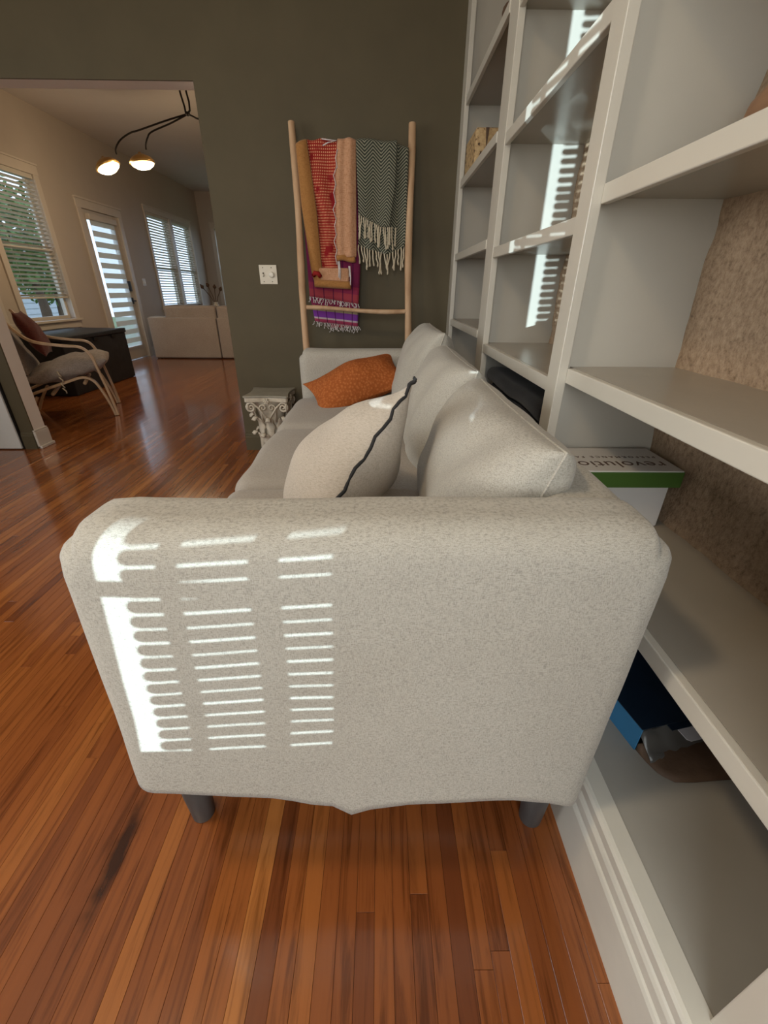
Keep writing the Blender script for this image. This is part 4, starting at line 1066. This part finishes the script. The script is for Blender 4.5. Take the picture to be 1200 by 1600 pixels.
for q in range(4): mb.tube([cp(.40, -.035, .46-.05*q), cp(.39-.012*(q % 2), -.04, .43-.05*q), cp(.38, -.035, .41-.05*q)], .006, 6)
build('tie_cord', mb, M['yarn'], chr_, smooth=True)
place_pillow(cp(.46, .08, .58), F_*.35 + Vector((0, 0, -.9)), Wd, .40, .40, .14, 'chair_pillow', M['maroon'], 'maroon velvet pillow on the bentwood lounge chair', 'pillow', .06, .5, .02, 8.8)

# three-armed ceiling lamp
lp = thing('ceiling_lamp', 'black ceiling lamp with bent arms and two lit shades in the far room', 'lamp', (-2.06, 6.0, ZC-.5))
LY = 6.0
build('canopy', MB().lathe((-2.06, LY, ZC-.03), [(.02, 0), (.07, .008), (.075, .029)], 20), M['darkmetal'], lp, smooth=True, auto=40)
build('drop_rod', MB().tube([(-2.10, LY, ZC-.02), (-2.098, LY, 2.975), (-2.075, LY, 2.86), (-2.072, LY, 2.80)], .010, 8), M['darkmetal'], lp, smooth=True)
build('drop_rod', MB().tube([(-2.035, LY, ZC-.02), (-2.033, LY, 2.975), (-2.02, LY, 2.90), (-2.025, LY, 2.83), (-2.055, LY, 2.802)], .010, 8), M['darkmetal'], lp, smooth=True)
build('hub', MB().lathe((-2.055, LY, 2.785), [(.012, 0), (.026, .01), (.026, .026), (.012, .036)], 14), M['darkmetal'], lp, smooth=True)
arms = [[(-2.055, 2.802), (-2.3, 2.745), (-2.599, 2.666), (-2.71, 2.639), (-2.83, 2.58), (-2.899, 2.507), (-2.905, 2.455)], [(-2.055, 2.800), (-2.25, 2.725), (-2.472, 2.652), (-2.53, 2.60), (-2.56, 2.549), (-2.57, 2.50)], [(-2.05, 2.80), (-2.0, 2.782), (-1.947, 2.762), (-1.75, 2.72), (-1.55, 2.69), (-1.45, 2.62)]]
for a in arms:
    build('arm', MB().tube(smooth_path([(x, LY, z) for (x, z) in a], 5), .0085, 8), M['darkmetal'], lp, smooth=True)
M['bulbglow'] = bpy.data.materials.new('lit_lamp'); m = M['bulbglow']; m.use_nodes = True
bsdf(m).inputs['Emission Color'].default_value = (1, .78, .45, 1); bsdf(m).inputs['Emission Strength'].default_value = 14
M['shadeout'] = mat('brass_shade', (.5, .3, .1), .35, .5, .7)
for (x, z, tilt) in ((-2.645, 2.435, .12), (-3.05, 2.395, .38), (-1.42, 2.53, -.3)):
    def turn(mb):
        ca, sa = math.cos(tilt), math.sin(tilt)
        mb.v = [(x+p[0]*ca-p[2]*sa, LY+p[1], z+p[0]*sa+p[2]*ca) for p in mb.v]; return mb
    prof = [(.135, -.055), (.128, -.035), (.10, -.005), (.06, .015), (.025, .028), (.012, .045)]
    s_ = build('shade', turn(MB().lathe((0, 0, 0), prof, 22)), M['shadeout'], lp, smooth=True)
    build('diffuser', turn(MB().lathe((0, 0, 0), [(.118, -.060), (.110, -.075), (.07, -.10), (.02, -.108)], 22)), M['bulbglow'], s_, smooth=True)
    ld = bpy.data.lights.new('lamp_bulb', 'POINT'); ld.energy = 26; ld.color = (1, .74, .46); ld.shadow_soft_size = .06
    lo = bpy.data.objects.new('lamp_bulb', ld); col.objects.link(lo); lo.location = (x, LY, z-.17)

# warm dome light on the front room ceiling, above and behind the frame
dl = thing('dome_light', 'round warm ceiling dome light above the sofa room', 'lamp', (-1.3, .3, ZC-.12))
build('base', MB().lathe((-1.3, .3, ZC-.03), [(.19, 0), (.20, .029)], 28), M['trim'], dl, smooth=True, auto=40)
build('dome', MB().lathe((-1.3, .3, ZC-.12), [(.03, 0), (.10, .02), (.16, .055), (.185, .09)], 28), M['bulbglow'], dl, smooth=True)
ld = bpy.data.lights.new('dome_bulb', 'AREA'); ld.shape = 'DISK'; ld.size = .34; ld.energy = 26; ld.color = (1, .76, .50)
lo = bpy.data.objects.new('dome_bulb', ld); col.objects.link(lo); lo.location = (-1.3, .3, ZC-.135)

# ------------------------------------------------------------------ OUTSIDE
M['lawn'] = noisy(mat('lawn', (.1, .16, .05), .9), [(.3, (.06, .10, .03)), (.7, (.16, .20, .08))], 3, 5)
M['leafm'] = noisy(mat('tree_leaf', (.08, .16, .03), .6), [(.3, (.05, .11, .02)), (.7, (.14, .24, .06))], 8, 3)
M['siding'] = pmat('grey_siding', (.45, .47, .50), .7, .05, 2)
M['trunk'] = pmat('tree_bark', (.09, .06, .04), .9, .2, 8, .5, 30)
build('ground', MB().box(-40, 30, -40, 45, -1.5, -1.3), M['lawn'], label='lawn around the house seen through the far windows', cat='lawn', kind='structure')
def tree(x, y, hh, rr, seed, label):
    t = thing('tree', label, 'tree', (x, y, -1.3), 'trees outside the far room'); rn = random.Random(seed)
    build('trunk', MB().tube([(x, y, -1.3), (x+.1, y, .6), (x, y+.1, hh*.6)], [.16, .12, .07], 8), M['trunk'], t, smooth=True)
    mb = MB()
    for k in range(1500):
        d_ = Vector((rn.gauss(0, 1), rn.gauss(0, 1), rn.gauss(0, 1))).normalized()*rr*rn.uniform(.35, 1); p = Vector((x, y, hh)) + Vector((d_.x, d_.y, d_.z*.8))
        a = Vector((rn.gauss(0, 1), rn.gauss(0, 1), rn.gauss(0, 1))).normalized(); b_ = a.orthogonal().normalized(); s_ = rn.uniform(.07, .15)
        mb.add([p-a*s_, p+b_*s_*.5, p+a*s_, p-b_*s_*.5], [(0, 1, 2, 3)])
    cr = build('crown', mb, M['leafm'], t); cr['kind'] = 'stuff'
tree(-9.0, 12.6, 2.3, 1.5, 1, 'leafy tree outside the window left of the glazed door')
tree(-11.8, 17.4, 1.7, 1.4, 2, 'farther leafy tree beyond the outer windows')
hb = thing('neighbour_house', 'pale grey sided house across the yard beyond the far windows', 'house', (-16, 14, -1.3))
build('wall', MB().box(-18, -15, 6, 24, -1.3, 1.9), M['siding'], hb)
for k in range(14): build('siding_board', MB().prism([(-15, -1.2+.22*k), (-14.97, -1.2+.22*k), (-14.995, -.985+.22*k), (-15, -.985+.22*k)], 'y', 6, 24), M['siding'], hb)
build('roof', MB().prism([(-18.4, 1.9), (-14.6, 1.9), (-16.5, 3.2)], 'y', 5.7, 24.3), M['leg'], hb)
